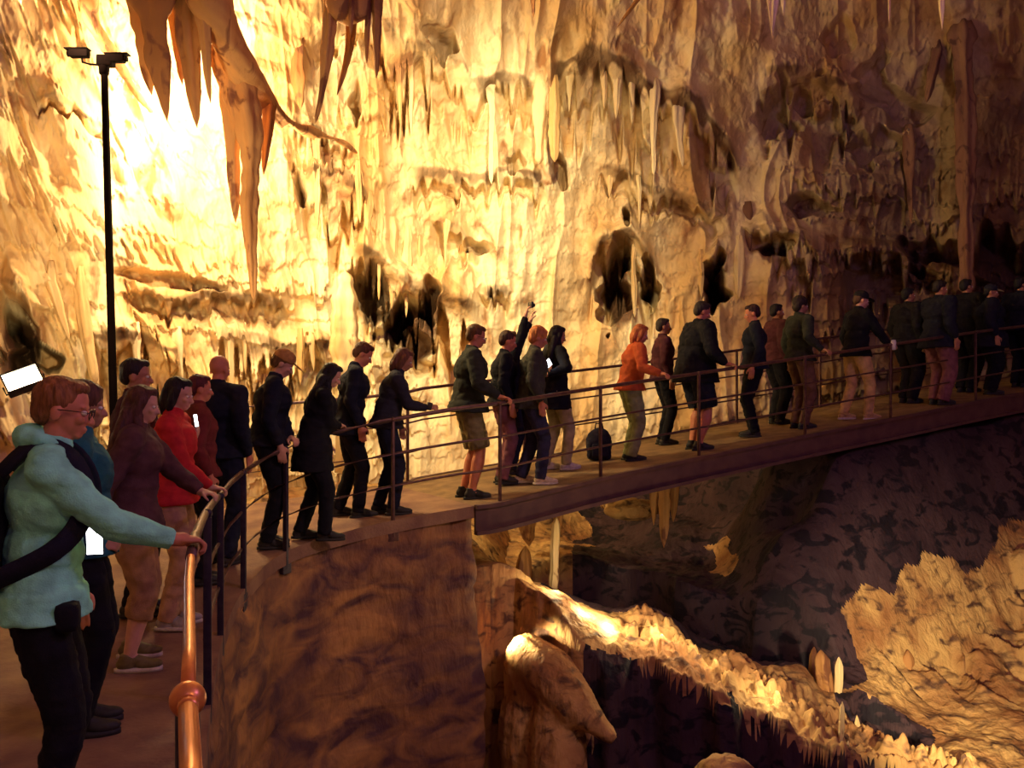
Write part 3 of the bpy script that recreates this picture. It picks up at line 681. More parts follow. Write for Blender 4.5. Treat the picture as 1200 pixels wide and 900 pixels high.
def add_hand(b, W, fdir, palm, s, curl, side, thumb_curl=.4):
    """hand at wrist W: fdir = direction of the fingers, palm = direction the palm faces, side = +1 right / -1 left"""
    f = Vector(fdir).normalized(); p = Vector(palm); p = (p-f*p.dot(f)).normalized()
    t = f.cross(p)*(-side if False else 1); t.normalize()
    # thumb lies on the side given by side
    lat = t*side
    rot = Matrix((lat, f, p)).transposed()
    b.ell(W+f*.048*s, (.041*s, .052*s, .0165*s), rot.to_quaternion(), seg=14)
    b.cone(W-f*.01*s, W+f*.03*s, .026*s, .028*s, seg=10)
    for k, (off, ln) in enumerate(((.030, .072), (.0105, .080), (-.0095, .075), (-.029, .060))):
        q = W+f*(.088*s-abs(off)*.12*s)+lat*off*s
        d = (f+lat*off*2.2).normalized(); ang = 0; pts = [q-d*.022*s, q]
        for seg_, fr in enumerate((.45, .32, .25)):
            ang += curl*(.55, .95, .7)[seg_]+.06*k*curl
            dd = d*math.cos(ang)+p*math.sin(ang); q = q+dd*ln*fr*s; pts.append(q)
        b.chain(pts, [.0100*s, .0098*s, .0090*s, .0083*s, .0070*s], seg=8)
    q = W+f*.022*s+lat*.030*s; d = (f*.65+lat*.75+p*.25).normalized(); pts = [W+f*.012*s+lat*.012*s, q]
    q = q+d*.034*s; pts.append(q); d = (f*.9+lat*(.35-thumb_curl*.5)+p*(.3+thumb_curl)).normalized(); q = q+d*.030*s; pts.append(q)
    d = (f*.9+lat*(.1-thumb_curl*.6)+p*(.35+thumb_curl)).normalized(); pts.append(q+d*.024*s)
    b.chain(pts, [.015*s, .0145*s, .012*s, .0108*s, .0085*s], seg=8)

EYE_ME = {}
def person(px, Y, H, yaw, label, top, bottom, skin_='fair', build=1.0, lean=0, rhand=None, lhand=None, rgrip='rail', lgrip='rail', head=(0, 0), hair='short', hairc=(.05,.03,.02),
           jacket='jacket', hem=0.0, legs='trousers', shoe=((.03,.03,.03), 'dark'), stance=.12, step=.0, cap=None, glasses=False, hi=False, zoff=0, belly=0, female=False, group=None, collar=True, socks=None, bare_arms=False, world_y=None, seed=None):
    """one visitor. px, Y place the pelvis; yaw in degrees (0 = facing along +X, 90 = facing away); hands are given in world space"""
    seed = seed or int(px); rnd = random.Random(seed)
    x = (px-600)/F*Y; z0 = deck_z(x, Y)+zoff
    base = Vector((x, Y, z0)); rz = R(yaw-90)
    RZ = Matrix.Rotation(rz, 3, 'Z'); RI = RZ.transposed()
    loc = lambda v: RI @ (Vector(v)-base)              # world -> local; local: +Y forward, +X right
    s = H/1.75; w = build*1.07; f = (.93 if female else 1.0)
    LA = R(lean); pel = Vector((0, 0, .95*s))
    def up(v):                                          # torso frame: bends about the pelvis
        v = Vector(v)*s; d = v-pel; k = min(1, max(0, d.z/.25)); a = -LA*(.35+.65*k)
        return pel+Vector((d.x, d.y*math.cos(a)-d.z*math.sin(a), d.y*math.sin(a)+d.z*math.cos(a)))
    # joints
    neck = up((0, -.005, 1.50)); hb = up((0, .01, 1.55))
    hp, hy = R(head[0]), R(head[1])                     # nod down, turn (positive = to the left)
    HQ = Euler((-LA*.35-hp, 0, hy)).to_quaternion()
    hd = lambda v: hb+HQ @ (Vector(v)*s)
    SR = up((.175*w*f, 0, 1.43)); SL = up((-.175*w*f, 0, 1.43))
    l1, l2 = .295*s, .255*s
    def arm(S, side, tgt, grip):
        if tgt is None:
            W = S+Vector((side*.07*s, .05*s, -.515*s)); hint = (side*.4, -1, 0); fd = (0, .12, -1); pn = (-side, .0, 0); curl = .35
        else:
            W = loc(tgt); hint = (side*.55, -.35, -.8)
            if grip == 'rail':                          # palm down over the tube, fingers round it
                T = W.copy(); d = (T-S); d.z = 0; d.normalize(); W = T+Vector((0, 0, .034*s))-d*.062*s; fd = d+Vector((0, 0, -.10)); pn = (0, 0, -1); curl = .95
            elif grip == 'phone':
                d = Vector((0, .5, .85)); fd = d; pn = Vector((-side*.5, .6, -.3)) if False else Vector((0, -.85, .5)); curl = .55; W = W-Vector((0, .02, .09))*s
            elif grip == 'raise': fd = Vector((0, .25, 1)); pn = (0, 1, -.2); curl = .5; hint = (side*.9, .2, -.5)
            elif grip == 'side': fd = (0, .1, -1); pn = (-side, 0, 0); curl = .6; hint = (side*.4, -1, 0)
            else: fd = Vector((0, 1, .1)); pn = (-side*.8, 0, -.6); curl = .7
        E, W2 = ik(S, W, l1, l2, hint)
        return E, W2, Vector(fd), Vector(pn), curl
    ER, WR, fR, pR, cR = arm(SR, 1, rhand, rgrip); EL, WL, fL, pL, cL = arm(SL, -1, lhand, lgrip)
    hip = lambda sd: Vector((sd*.095*w, 0, .92))*s
    AN = {1: Vector((stance*.8, step, .085))*s, -1: Vector((-stance*.8, -step, .085))*s}
    KN = {}
    for sd in (1, -1): KN[sd], AN[sd] = ik(hip(sd), AN[sd], .435*s, .425*s, (sd*.12, 1, 0))
    # ---- body: one continuous surface
    b = Blob(); g = (.9 if female else 1)
    b.ell(up((0, 0, .98)), (.155*w*s, .105*w*s, .12*s)); b.ell(up((0, .005, 1.12)), ((.135*g+.02*belly)*w*s, (.098+.05*belly)*w*s, .14*s)); b.ell(up((0, 0, 1.30)), (.16*w*g*s, .11*w*s, .17*s))
    b.chain([SL, up((0, -.01, 1.44)), SR], [.058*s, .075*s, .058*s]); b.cone(up((0, -.012, 1.44)), hd((0, 0, .03)), .062*s, .052*s)
    # head, eye height at half the head
    b.ell(hd((0, -.008, .115)), (.073*s, .092*s, .088*s), HQ, seg=24); b.ell(hd((0, .022, .055)), (.056*s, .066*s, .068*s), HQ, seg=20)
    b.ell(hd((0, .060, .005)), (.026*s, .022*s, .020*s), HQ); b.ell(hd((0, .070, .108)), (.052*s, .016*s, .012*s), HQ)
    b.cone(hd((0, .082, .092)), hd((0, .103, .055)), .009*s, .0145*s, seg=10); b.ell(hd((0, .096, .052)), (.019*s, .012*s, .009*s), HQ)
    for sd in (1, -1):
        b.ell(hd((sd*.036, .068, .062)), (.020*s, .018*s, .018*s), HQ); b.ell(hd((sd*.074, -.010, .075)), (.010*s, .020*s, .031*s), HQ)
    b.ell(hd((0, .084, .027)), (.022*s, .010*s, .0055*s), HQ); b.ell(hd((0, .082, .017)), (.019*s, .010*s, .006*s), HQ)
    for S_, E_2, W_2 in ((SR, ER, WR), (SL, EL, WL)):
        b.chain([S_, S_.lerp(E_2, .4), E_2, E_2.lerp(W_2, .3), W_2], [.053*w*s, .050*w*s, .040*s, .042*w*s, .0265*s])
    add_hand(b, WR, fR, pR, s*f, cR, 1); add_hand(b, WL, fL, pL, s*f, cL, -1)
    for sd in (1, -1):
        h_, k_, a_ = hip(sd), KN[sd], AN[sd]
        b.chain([h_, h_.lerp(k_, .5), k_, k_.lerp(a_, .3), a_], [.088*w*s, .076*w*s, .053*s, .056*w*s, .036*s]); b.cone(a_, a_+Vector((0, .14, -.045))*s, .036*s, .026*s)
    body = b.build('person', SK[skin_], voxel=.0055 if hi else .0075, smooth=2 if hi else 2)
    body.location = base; body.rotation_euler = (0, 0, rz)
    tag(body, label, 'person', group)
    vx = .009 if hi else .012
    # ---- upper garment
    jm = top; b = Blob(); t = .034
    hz = .90-hem
    b.ell(up((0, .002, 1.30)), ((.162*g+t)*w*s, (.115+t)*w*s, .175*s)); b.ell(up((0, .004+.02*belly, 1.12)), ((.142*g+t+.03*belly)*w*s, (.103+t+.06*belly)*w*s, .17*s))
    b.cone(up((0, 0, 1.10)), up((0, .0, max(hz, .93))), (.160+.03*belly)*w*s, .192*w*s, round_=False, seg=24, flat=(1, .78+.2*belly))
    if hz < .93: b.cone(up((0, 0, .98)), Vector((0, .0, hz))*s, .192*w*s, .222*w*s, round_=False, seg=24, flat=(1, .82+.12*belly))
    b.chain([SL+Vector((0, 0, .004)), up((0, -.012, 1.455)), SR+Vector((0, 0, .004))], [.070*w*s, .078*s, .070*w*s])
    if collar: b.cone(up((0, -.010, 1.47)), hd((0, -.012, -.005)), .074*s, .064*s, round_=False, seg=18)
    for S_, E_2, W_2 in ((SR, ER, WR), (SL, EL, WL)):
        W3 = W_2+(E_2-W_2).normalized()*.012*s
        if bare_arms: b.chain([S_, S_.lerp(E_2, .75)], [.068*w*s, .066*w*s])
        else:
            b.chain([S_, S_.lerp(E_2, .5), E_2, E_2.lerp(W3, .5)], [.072*w*s, .066*w*s, .058*w*s, .052*w*s]); b.cone(E_2.lerp(W3, .45), W3, .052*w*s, .041*s, round_=False, seg=16)
    up_g = b.build(jacket, jm, body, voxel=vx, smooth=4, disp=wrinkle(.011*s, 1, seed))
    # ---- lower garment
    b = Blob(); b.ell(Vector((0, 0, .965))*s, (.165*w*s, .118*w*s, .10*s)); lm = bottom
    for sd in (1, -1):
        h_, k_, a_ = hip(sd), KN[sd], AN[sd]
        b.chain([h_, h_.lerp(k_, .5)], [.102*w*s, .092*w*s])
        if legs == 'shorts': b.cone(h_.lerp(k_, .45), h_.lerp(k_, .97), .093*w*s, .088*w*s, round_=False, seg=18)
        elif legs == 'capri': b.chain([h_.lerp(k_, .5), k_], [.090*w*s, .074*w*s]); b.cone(k_, k_.lerp(a_, .42), .074*w*s, .073*w*s, round_=False, seg=18)
        else: b.chain([h_.lerp(k_, .5), k_, k_.lerp(a_, .5)], [.090*w*s, .070*w*s, .064*w*s]); b.cone(k_.lerp(a_, .5), a_+Vector((0, -.004, -.02))*s, .064*w*s, .058*w*s, round_=False, seg=18)
    b.build({'shorts': 'shorts', 'capri': 'cropped_trousers'}.get(legs, 'trousers'), lm, body, voxel=vx, smooth=3, disp=wrinkle(.009*s, 1.2, seed+3))
    # ---- shoes
    sc, sk = shoe; sm = mat('shoe_%02d%02d%02d' % tuple(int(c*99) for c in sc), sc, rough=.6, var=.15, scale=40)
    for sd in (1, -1):
        a_ = AN[sd]; fl = Vector((a_.x, a_.y, 0))
        b = Blob(); b.ell(fl+Vector((0, .115, .042))*s, (.046*s, .085*s, .034*s)); b.ell(fl+Vector((0, -.02, .050))*s, (.040*s, .058*s, .046*s)); b.cone(fl+Vector((0, -.012, .055))*s, fl+Vector((0, -.012, .115))*s, .045*s, .043*s, round_=False)
        b.cone(fl+Vector((0, .0, .085))*s, fl+Vector((0, .12, .048))*s, .036*s, .030*s)
        sh = b.build('shoe', sm, body, voxel=.01, smooth=2)
        b = Blob(); pts = []
        for z_ in (.0, .026):
            ring = [b.bm.verts.new((fl+Vector((.047*math.cos(a)*(1 if math.sin(a) > 0 else .86), .055+.142*math.sin(a), z_))*s)) for a in [2*math.pi*i/20 for i in range(20)]]; pts.append(ring)
        for i in range(20): b.bm.faces.new((pts[0][i], pts[0][(i+1) % 20], pts[1][(i+1) % 20], pts[1][i]))
        b.bm.faces.new(pts[0][::-1]); b.bm.faces.new(pts[1]); b.build('sole', M_SOLE if sk == 'pale' else M_DSOLE, sh)
        if socks:
            b = Blob(); b.cone(a_+Vector((0, 0, .0))*s, a_.lerp(KN[sd], .22), .043*s, .048*s, round_=False, seg=14); b.build('sock', mat('sock_pale', (.62,.55,.45)), body)
    # ---- hair
    if hair != 'bald':
        hm = mat('hair_%02d%02d%02d' % tuple(int(c*99) for c in hairc), hairc, rough=.6, var=.35, scale=60, stretch=(1, 1, .2), bump=.4)
        b = Blob(); b.ell(hd((0, -.022, .128)), (.081*s, .092*s, .086*s), HQ, seg=22)
        b.ell(hd((0, .030, .176)), (.060*s, .050*s, .030*s), HQ); b.ell(hd((0, -.060, .085)), (.066*s, .052*s, .065*s), HQ)
        if hair in ('bob', 'long'):
            for sd in (1, -1): b.chain([hd((sd*.062, .0, .12)), hd((sd*.074, -.01, .05)), hd((sd*.068, -.02, -.005))], [.034*s, .034*s, .030*s])
            b.chain([hd((0, -.07, .10)), hd((0, -.075, .02)), hd((0, -.07, -.03))], [.062*s, .066*s, .05*s], flat=(1.2, .8))
        if hair == 'long':
            for sd in (-.075, -.03, .03, .075): b.chain([hd((sd, -.055, .03)), up((sd*1.5, -.095, 1.42)), up((sd*1.6, -.125, 1.24))], [.045*s, .044*s, .026*s])
            for sd in (1, -1): b.chain([hd((sd*.066, -.005, .03)), up((sd*.10, .04, 1.42)), up((sd*.105, .085, 1.30))], [.034*s, .033*s, .018*s])
        if hair == 'full': b.ell(hd((0, -.02, .135)), (.092*s, .104*s, .092*s), HQ, seg=22); b.ell(hd((0, -.06, .07)), (.075*s, .055*s, .07*s), HQ)
        sd_ = seed
        b.build('hair', hm, body, voxel=.007 if hi else .009, smooth=2, disp=lambda c: .006*fbm(np.arctan2(c[:, 0], c[:, 1]-.0)*9, c[:, 2]*9, sd_, 3))
    # ---- eyes
    for sd in (1, -1):
        c = hd((sd*.031, .0775, .088))
        b = Blob(); b.ell((0, 0, 0), (.0125*s, .0125*s, .0095*s), seg=12); e = b.build('eye', M_EYE, body); e.location = c; e.rotation_mode = 'QUATERNION'; e.rotation_quaternion = HQ
        b = Blob(); b.ell((0, .0085*s, 0), (.0062*s, .0052*s, .0062*s), seg=10); b.build('iris', M_IRIS, e)
    # ---- cap, spectacles
    if cap:
        cm = mat('cap_%02d%02d%02d' % tuple(int(c*99) for c in cap[0]), cap[0], rough=.85); b = Blob()
        b.ell(hd((0, -.012, .150)), (.088*s, .103*s, .076*s), HQ, seg=22); b.cone(hd((0, -.014, .120)), hd((0, -.012, .155)), .092*s, .089*s, round_=False, seg=22, flat=(1, 1.12))
        o = b.build('cap', cm, body, voxel=.008, smooth=3)
        b = Blob(); vm = mat('capv_%02d' % int(cap[1][0]*99), cap[1], rough=.8)
        q = HQ @ Euler((R(-14), 0, 0)).to_quaternion(); b.ell(hd((0, .118, .128)), (.074*s, .072*s, .008*s), q, seg=20); b.build('cap_visor', vm, o)
    if glasses:
        b = Blob()
        for sd in (1, -1):
            ring = [hd((sd*.032+.026*math.cos(a), .100, .086+.019*math.sin(a))) for a in [2*math.pi*i/16 for i in range(17)]]; b.tube(ring, .0022*s, 6)
            b.tube([hd((sd*.058, .099, .092)), hd((sd*.079, .06, .093)), hd((sd*.080, -.01, .090))], .002*s, 6)
        b.tube([hd((-.006, .100, .090)), hd((.006, .100, .090))], .002*s, 6); gl = b.build('spectacles', M_FRAME, body)
    P = dict(o=body, up=up, hd=hd, s=s, SR=SR, SL=SL, WR=WR, WL=WL, ER=ER, EL=EL, base=base, RZ=RZ, fR=fR, fL=fL, pR=pR, pL=pL, HQ=HQ, rz=rz)
    P['world'] = lambda v: base+RZ @ Vector(v)
    return P
def rail_near(px, dz=.0):
    """point on top of the near handrail that shows at column px"""
    i = min((i for i in range(iB, len(E_))), key=lambda i: abs((E_[i].x/E_[i].y*F+600)-px))
    p = E_[i]; return Vector((p.x, p.y, p.z+HN(p)+.018+dz))
def rail_at(Y, dz=.0):
    p = min((E_[i] for i in range(iB, idx(-1.98, 7.8))), key=lambda p: abs(p.y-Y)); return Vector((p.x, p.y, p.z+HN(p)+.018+dz))
def phone(loc, rot, label, s=1.0, screen=True):
    t = empty('phone', loc); t.rotation_euler = rot
    b = Blob(); b.box((0, 0, 0), (.075*s, .009, .15*s), bev=.003); b.build('case', M_PHONE, t)
    b = Blob(); b.box((0, -.0052, 0), (.068*s, .002, .138*s)); b.build('screen', M_SCREEN if screen else M_PHONE, t)
    b = Blob(); b.cone((.022*s, .004, .055*s), (.022*s, .007, .055*s), .008, .008, round_=False); b.build('lens', M_PHONE, t)
    return tag(t, label, 'phone')

NAVY = cloth('navy', (.012,.014,.028)); BLACK = cloth('black', (.010,.010,.016)); MINT = cloth('mint', (.27,.80,.60)); TEAL = cloth('teal', (.02,.12,.15)); BRN = cloth('brown', (.10,.045,.05))
RED = cloth('red', (.55,.03,.035)); KHAKI = cloth('khaki', (.38,.22,.10)); TAN = cloth('tan', (.50,.30,.16)); CREAM = cloth('cream', (.62,.42,.18)); ORANGE = cloth('orange', (.50,.10,.035)); PGREEN = cloth('pale_green', (.26,.29,.14))
GGREEN = cloth('grey_green', (.055,.055,.045)); JEANS = cloth('jeans', (.035,.035,.075)); DJEANS = cloth('dark_jeans', (.014,.016,.035)); MAUVE = cloth('mauve', (.20,.08,.10)); PLUM = cloth('plum', (.07,.02,.03)); OLIVE = cloth('olive_shorts', (.20,.17,.08)); MAROON = cloth('maroon', (.16,.03,.03)); WHITEG = cloth('whitish', (.42,.38,.22)); DGREEN=cloth('dark_green', (.03,.035,.03))

A = person(47, 3.22, 1.70, 20, 'person in mint green jacket and glasses, one arm out to the copper rail', MINT, BLACK, skin_='ruddy', hair='short', hairc=(.26,.10,.035), glasses=True, hi=True, lean=5,
           rhand=rail_at(3.36), head=(8, -4), hem=.02, shoe=((.05,.05,.05), 'dark'), build=.93)
# dark backpack with light straps on that visitor's back
def backpack(P, m, label, sz=1.0, strap=None, straps=True):
    up, s = P['up'], P['s']
    b = Blob(); c = up((0, -.245, 1.20)); b.ell(c, (.17*s*sz, .115*s*sz, .27*s*sz), seg=24); b.box(c+Vector((0, .02, -.03)), (.29*s*sz, .17*s*sz, .42*s*sz), bev=.05*s)
    o = b.build('backpack', m, None, voxel=.012, smooth=5, disp=wrinkle(.010, 1, 5)); o.location = P['base']; o.rotation_euler = (0, 0, P['rz'])
    b = Blob(); b.ell(up((0, -.345, 1.10)), (.12*s*sz, .05*s*sz, .12*s*sz)); b.box(up((0, -.34, 1.09)), (.20*s*sz, .07*s*sz, .17*s*sz), bev=.02); b.build('front_pocket', m, o, voxel=.01, smooth=3)
    if straps:
        for sd in (1, -1):
            b = Blob(); pts = [up((sd*.09, -.155, 1.40)), up((sd*.10, -.06, 1.505)), up((sd*.105, .045, 1.490)), up((sd*.115, .118, 1.39)), up((sd*.140, .128, 1.26)), up((sd*.178, .05, 1.14)), up((sd*.15, -.16, 1.02))]
            pts = resample(pts, .03); r_ = []
            bm = b.bm
            for i, p in enumerate(pts):
                d = (pts[min(i+1, len(pts)-1)]-pts[max(i-1, 0)]).normalized(); n = p-up((0, 0, 1.25)); n.x *= 1.6; n = (n-d*n.dot(d)).normalized(); lat = d.cross(n)
                r_.append([bm.verts.new(p+lat*u*.036+n*v*.007) for u, v in ((-1, -1), (1, -1), (1, 1), (-1, 1))])
            for q0, q1 in zip(r_, r_[1:]):
                for k in range(4): bm.faces.new((q0[k], q0[(k+1) % 4], q1[(k+1) % 4], q1[k]))
            bm.faces.new(r_[0][::-1]); bm.faces.new(r_[-1]); b.build('strap', m if not strap else strap, o)
    b = Blob(); b.box(up((.02, -.395, 1.09)), (.16*s, .012, .02)); b.build('zip_band', mat('pack_trim', (.35,.33,.36)), o)
    for sd, zz_ in ((1, .98), (-1, .98)):
        b = Blob(); b.tube([up((sd*.12, -.24, 1.0)), up((sd*.13, -.25, .92)), up((sd*.125, -.24, .85))], .007, 6); b.build('dangling_strap', mat('pack_trim', (.35,.33,.36)), o)
    return tag(o, label, 'backpack')
backpack(A, cloth('pack', (.016,.016,.032)), 'dark navy backpack with grey trim worn over the mint green jacket', sz=1.05)
# white shirt edge + dark waist pouch of that visitor
b = Blob(); up = A['up']; b.box(up((.15, .11, .90)), (.10, .08, .10), bev=.025); o = b.build('waist_bag', BLACK, None); o.location = A['base']; o.rotation_euler = (0, 0, A['rz']); tag(o, 'small black waist bag at the hip of the mint jacket', 'bag')
b = Blob(); b.ell(A['hd']((0, -.085, -.035)), (.10, .06, .055)); b.chain([A['hd']((-.075, .02, -.05)), A['hd']((-.085, -.05, -.03)), A['hd']((0, -.11, -.02)), A['hd']((.085, -.05, -.03)), A['hd']((.075, .02, -.05))], [.026,.036,.042,.036,.026]); b.build('hood', MINT, A['o'], voxel=.01, smooth=3, disp=wrinkle(.008, 1.5, 8))
if 0: b = Blob(); b.tube([A['up']((x_, y_, .915)) for x_, y_ in ((.16, .12), (.188, .03), (.19, -.04), (.16, -.12))], .013, 8)

person(94, 4.35, 1.68, 20, 'person in dark teal jacket holding a lit phone low, behind the mint jacket', TEAL, BLACK, skin_='tan', hair='full', hairc=(.10,.04,.025), head=(6, 0), rhand=at(106,640,4.25), rgrip='hold')
C = person(152, 5.35, 1.66, 14, 'person with long brown hair, brown jacket and khaki cropped trousers', BRN, KHAKI, skin_='fair', female=True, hair='long', hairc=(.085,.03,.025), legs='capri', shoe=((.16,.13,.05), 'pale'), build=1.10,
           lean=5, lhand=rail_at(5.42), rhand=Vector((-2.42, 5.02, -.93)), rgrip='side', head=(8, -8), stance=.19, step=.02, hem=.04)
D = person(157, 6.35, 1.80, 12, 'tall dark-haired person behind the long brown hair, face just showing', PLUM, BLACK, skin_='tan', hair='short', hairc=(.02,.012,.015), head=(4, 0))
E2 = person(200, 6.1, 1.69, 6, 'person in bright red jacket holding a small phone to the face', RED, TAN, skin_='fair', female=True, hair='bob', hairc=(.012,.008,.012), lean=3, rhand=rail_at(6.0), lhand=at(228,505,6.25), lgrip='phone', head=(10, -10), legs='trousers', shoe=((.40,.36,.34), 'pale'), hem=.02, build=1.02)
G1 = person(232, 7.0, 1.62, 30, 'person with reddish hair and maroon top squeezed between red jacket and bald visitor', MAROON, BLACK, skin_='ruddy', hair='short', hairc=(.10,.02,.02), head=(5, 0))
G2 = person(255, 7.45, 1.74, 70, 'bald-headed person seen from behind in a black jacket', NAVY, DJEANS, skin_='ruddy', hair='bald', build=1.10, head=(10, 0))
H1 = person(313, 7.95, 1.76, 14, 'person in a beige peaked cap and dark jacket looking down', NAVY, BLACK, skin_='fair', hair='short', hairc=(.16,.08,.03), cap=((.42,.22,.07), (.40,.20,.07)), lean=8, head=(26, 0), build=1.06, lhand=rail_near(345)+Vector((0,.0,0)))
I1 = person(366, 8.05, 1.60, 12, 'person with long black hair in a long black coat, hand on the railing', BLACK, BLACK, skin_='fair', female=True, hair='long', hairc=(.008,.006,.010), lean=13, head=(22, 0), rhand=rail_near(398), hem=.22, jacket='coat', step=.12, build=1.08)
J1 = person(408, 8.95, 1.76, 10, 'person with short brown hair and dark jacket, bowing the head', NAVY, BLACK, skin_='ruddy', hair='short', hairc=(.09,.03,.015), lean=9, head=(26, 0), step=.10, hem=.08)
K1 = person(452, 8.9, 1.66, 8, 'brown-haired person in dark jacket and jeans leaning forward over the railing with something in hand', DJEANS if False else cloth('slate', (.025,.024,.04)), DJEANS, skin_='tan', female=True, hair='bob', hairc=(.13,.05,.03), lean=14, head=(18, 0), rhand=at(500,478,8.95), rgrip='hold', step=.08)
L1 = person(548, 9.5, 1.84, 10, 'person in glasses, dark jacket and olive shorts with bare legs, hands on railing', DGREEN, OLIVE, skin_='ruddy', hair='short', hairc=(.12,.055,.02), glasses=True, legs='shorts', lean=5, head=(14, 0), rhand=rail_near(596), hem=.03, build=1.12, step=.03, bare_arms=False)
M1 = person(588, 10.1, 1.72, 8, 'person in black jacket right behind the one in glasses', BLACK, MAUVE, skin_='ruddy', hair='short', hairc=(.07,.03,.02), lean=4, head=(12, 0))
N1 = person(597, 10.75, 1.70, 12, 'person holding both arms raised to take a picture above the others', BLACK, DJEANS, skin_='fair', hair='short', hairc=(.05,.02,.02), lean=2, rhand=at(618,362,10.75), lhand=at(628,366,11.0), rgrip='raise', lgrip='raise', head=(-8, 0))
O1 = person(622, 9.95, 1.74, 4, 'person with orange knitted hat, grey-green jacket, blue jeans and white shoes', GGREEN, JEANS, skin_='ruddy', hair='full', hairc=(.55,.20,.06), lean=5, head=(16, 0), shoe=((.60,.50,.36), 'pale'), step=.10, hem=.06, build=1.04)
P1_ = person(651, 10.75, 1.72, 18, 'person with long black hair and black top holding a lit phone', BLACK, WHITEG, skin_='tan', female=True, hair='long', hairc=(.008,.006,.010), head=(14, 0), rhand=at(643,430,10.45), rgrip='phone', shoe=((.62,.58,.5), 'pale'), hem=.16, step=.10)
Q1 = person(738, 11.0, 1.68, 8, 'person in bright orange jacket and pale green trousers, hands on the railing', ORANGE, PGREEN, skin_='ruddy', female=True, hair='bob', hairc=(.48,.14,.04), lean=10, head=(14, 0), rhand=rail_near(776), shoe=((.02,.02,.02), 'dark'), socks=True, build=1.08)
R1 = person(777, 12.1, 1.70, 5, 'dim figure in plum top between the orange jacket and the big dark jacket', PLUM, BLACK, skin_='tan', hair='short', hairc=(.03,.02,.02))
S1 = person(815, 11.35, 1.88, 12, 'large person in black jacket and dark knee shorts with bare calves, hands on the railing', BLACK, NAVY, skin_='ruddy', hair='short', hairc=(.03,.02,.02), legs='shorts', build=1.32, belly=.5, lean=5, head=(16, 0), rhand=rail_near(858), hem=.10)
T1 = person(884, 11.95, 1.76, 170, 'person in dark clothes turned towards the big visitor', NAVY, BLACK, skin_='ruddy', hair='short', hairc=(.05,.02,.02), head=(12, 0), build=1.05)
U1 = person(937, 12.2, 1.79, 15, 'dark-haired person in dim green jacket and brown trousers', DGREEN, cloth('brown_trousers', (.16,.09,.06)), skin_='tan', hair='full', hairc=(.02,.012,.02), head=(6, 0), rhand=rail_near(968), build=1.05)
V1 = person(1003, 12.45, 1.78, 14, 'person in black jacket and black cap with bright cream trousers and shoes', BLACK, CREAM, skin_='fair', hair='short', hairc=(.1,.05,.03), cap=((.01,.01,.015), (.01,.01,.015)), lean=5, head=(12, -8), rhand=at(1044,408,12.35), rgrip='hold', shoe=((.55,.36,.16), 'pale'), step=.13, hem=.04, build=1.02)
W1 = person(1064, 13.6, 1.74, 10, 'dark figure behind the black-capped visitor', BLACK, BLACK, skin_='tan', hair='short', hairc=(.01,.01,.015), build=1.35)
X1 = person(1100, 13.0, 1.80, 8, 'dark-jacketed person with mauve trousers near the right edge', NAVY, MAUVE, skin_='tan', hair='short', hairc=(.02,.01,.02), build=1.35, head=(8, 0), hem=.1)
Y1 = person(1160, 13.6, 1.66, -20, 'person with a pale visor and bulky dark jacket at the right edge', NAVY, BLACK, skin_='tan', hair='short', hairc=(.02,.01,.02), cap=((.015,.015,.03), (.55,.50,.34)), build=1.45, head=(6, 0), hem=.15)
person(1132, 14.3, 1.80, 15, 'dark figure half hidden between the mauve trousers and the pale visor', BLACK, BLACK, skin_='tan', hair='short', hairc=(.01,.01,.015), build=1.4)
person(1196, 14.4, 1.76, 10, 'dark figure cut by the right edge behind the pale visor', NAVY, BLACK, skin_='tan', hair='short', hairc=(.01,.01,.015), build=1.4)
person(910, 12.9, 1.72, 10, 'dim figure between the two dark-clothed visitors on the bridge', PLUM, BLACK, skin_='tan', hair='short', hairc=(.02,.01,.02), build=1.2)
# things held or set down
ph = phone(at(111,632,4.12), (R(8), 0, R(12)), 'lit phone screen held low behind the mint jacket', s=1.0)
phone(at(229,493,6.22), (R(-10), 0, R(80)), 'small phone raised before the face of the red-jacket visitor', s=.6)
phone(at(641,427,10.38), (R(-35), R(60), R(20)), 'glowing phone in the hand of the black-haired visitor on the bridge', s=1.2)
b = Blob(); b.cone((0,0,-.07), (0,0,.04), .032, .036, round_=False); b.cone((0,0,.04), (0,0,.065), .036, .028, round_=False); o = b.build('cup', mat('cup_white', (.75,.72,.66))); o.location = at(1047,404,12.25); tag(o, 'small white cup held by the visitor in cream trousers', 'cup')
b = Blob(); b.box((0,0,0), (.12,.05,.08), bev=.012); b.cone((0,.0,0), (0,.075,0), .028,.026, round_=False); o = b.build('camera', M_PHONE); o.location = at(503,476,8.98); o.rotation_euler = (R(-15),0,R(-80)); tag(o, 'small black camera held out by the leaning brown-haired visitor', 'camera')
b = Blob(); b.box((0,0,0), (.13,.03,.075), bev=.01); b.cone((0,-.01,0),(0,.05,0),.025,.022,round_=False); o = b.build('camera', M_PHONE); o.location = at(622,357.5,10.85); o.rotation_euler = (0,0,R(-70)); tag(o, 'small black camera held high by the raised arms', 'camera')
bx_ = at(702,508,11.25); bx_.z = deck_z(bx_.x, bx_.y)+.20
b = Blob(); b.ell((0,0,0), (.17,.12,.21)); b.box((0,0,-.06), (.30,.2,.27), bev=.05); o = b.build('rucksack', cloth('pack2', (.014,.013,.028)), None, voxel=.012, smooth=4, disp=wrinkle(.01,1,9)); o.location = bx_
b = Blob(); b.tube([(-.05,0,.19),(-.04,0,.26),(.04,0,.26),(.05,0,.19)], .01, 6); b.build('loop', BLACK, o); b = Blob(); b.box((0,-.12,-.07),(.2,.06,.16),bev=.02); b.build('pocket', cloth('pack2', (.014,.013,.028)), o)
tag(o, 'dark rucksack standing on the bridge deck left of the orange jacket', 'backpack')

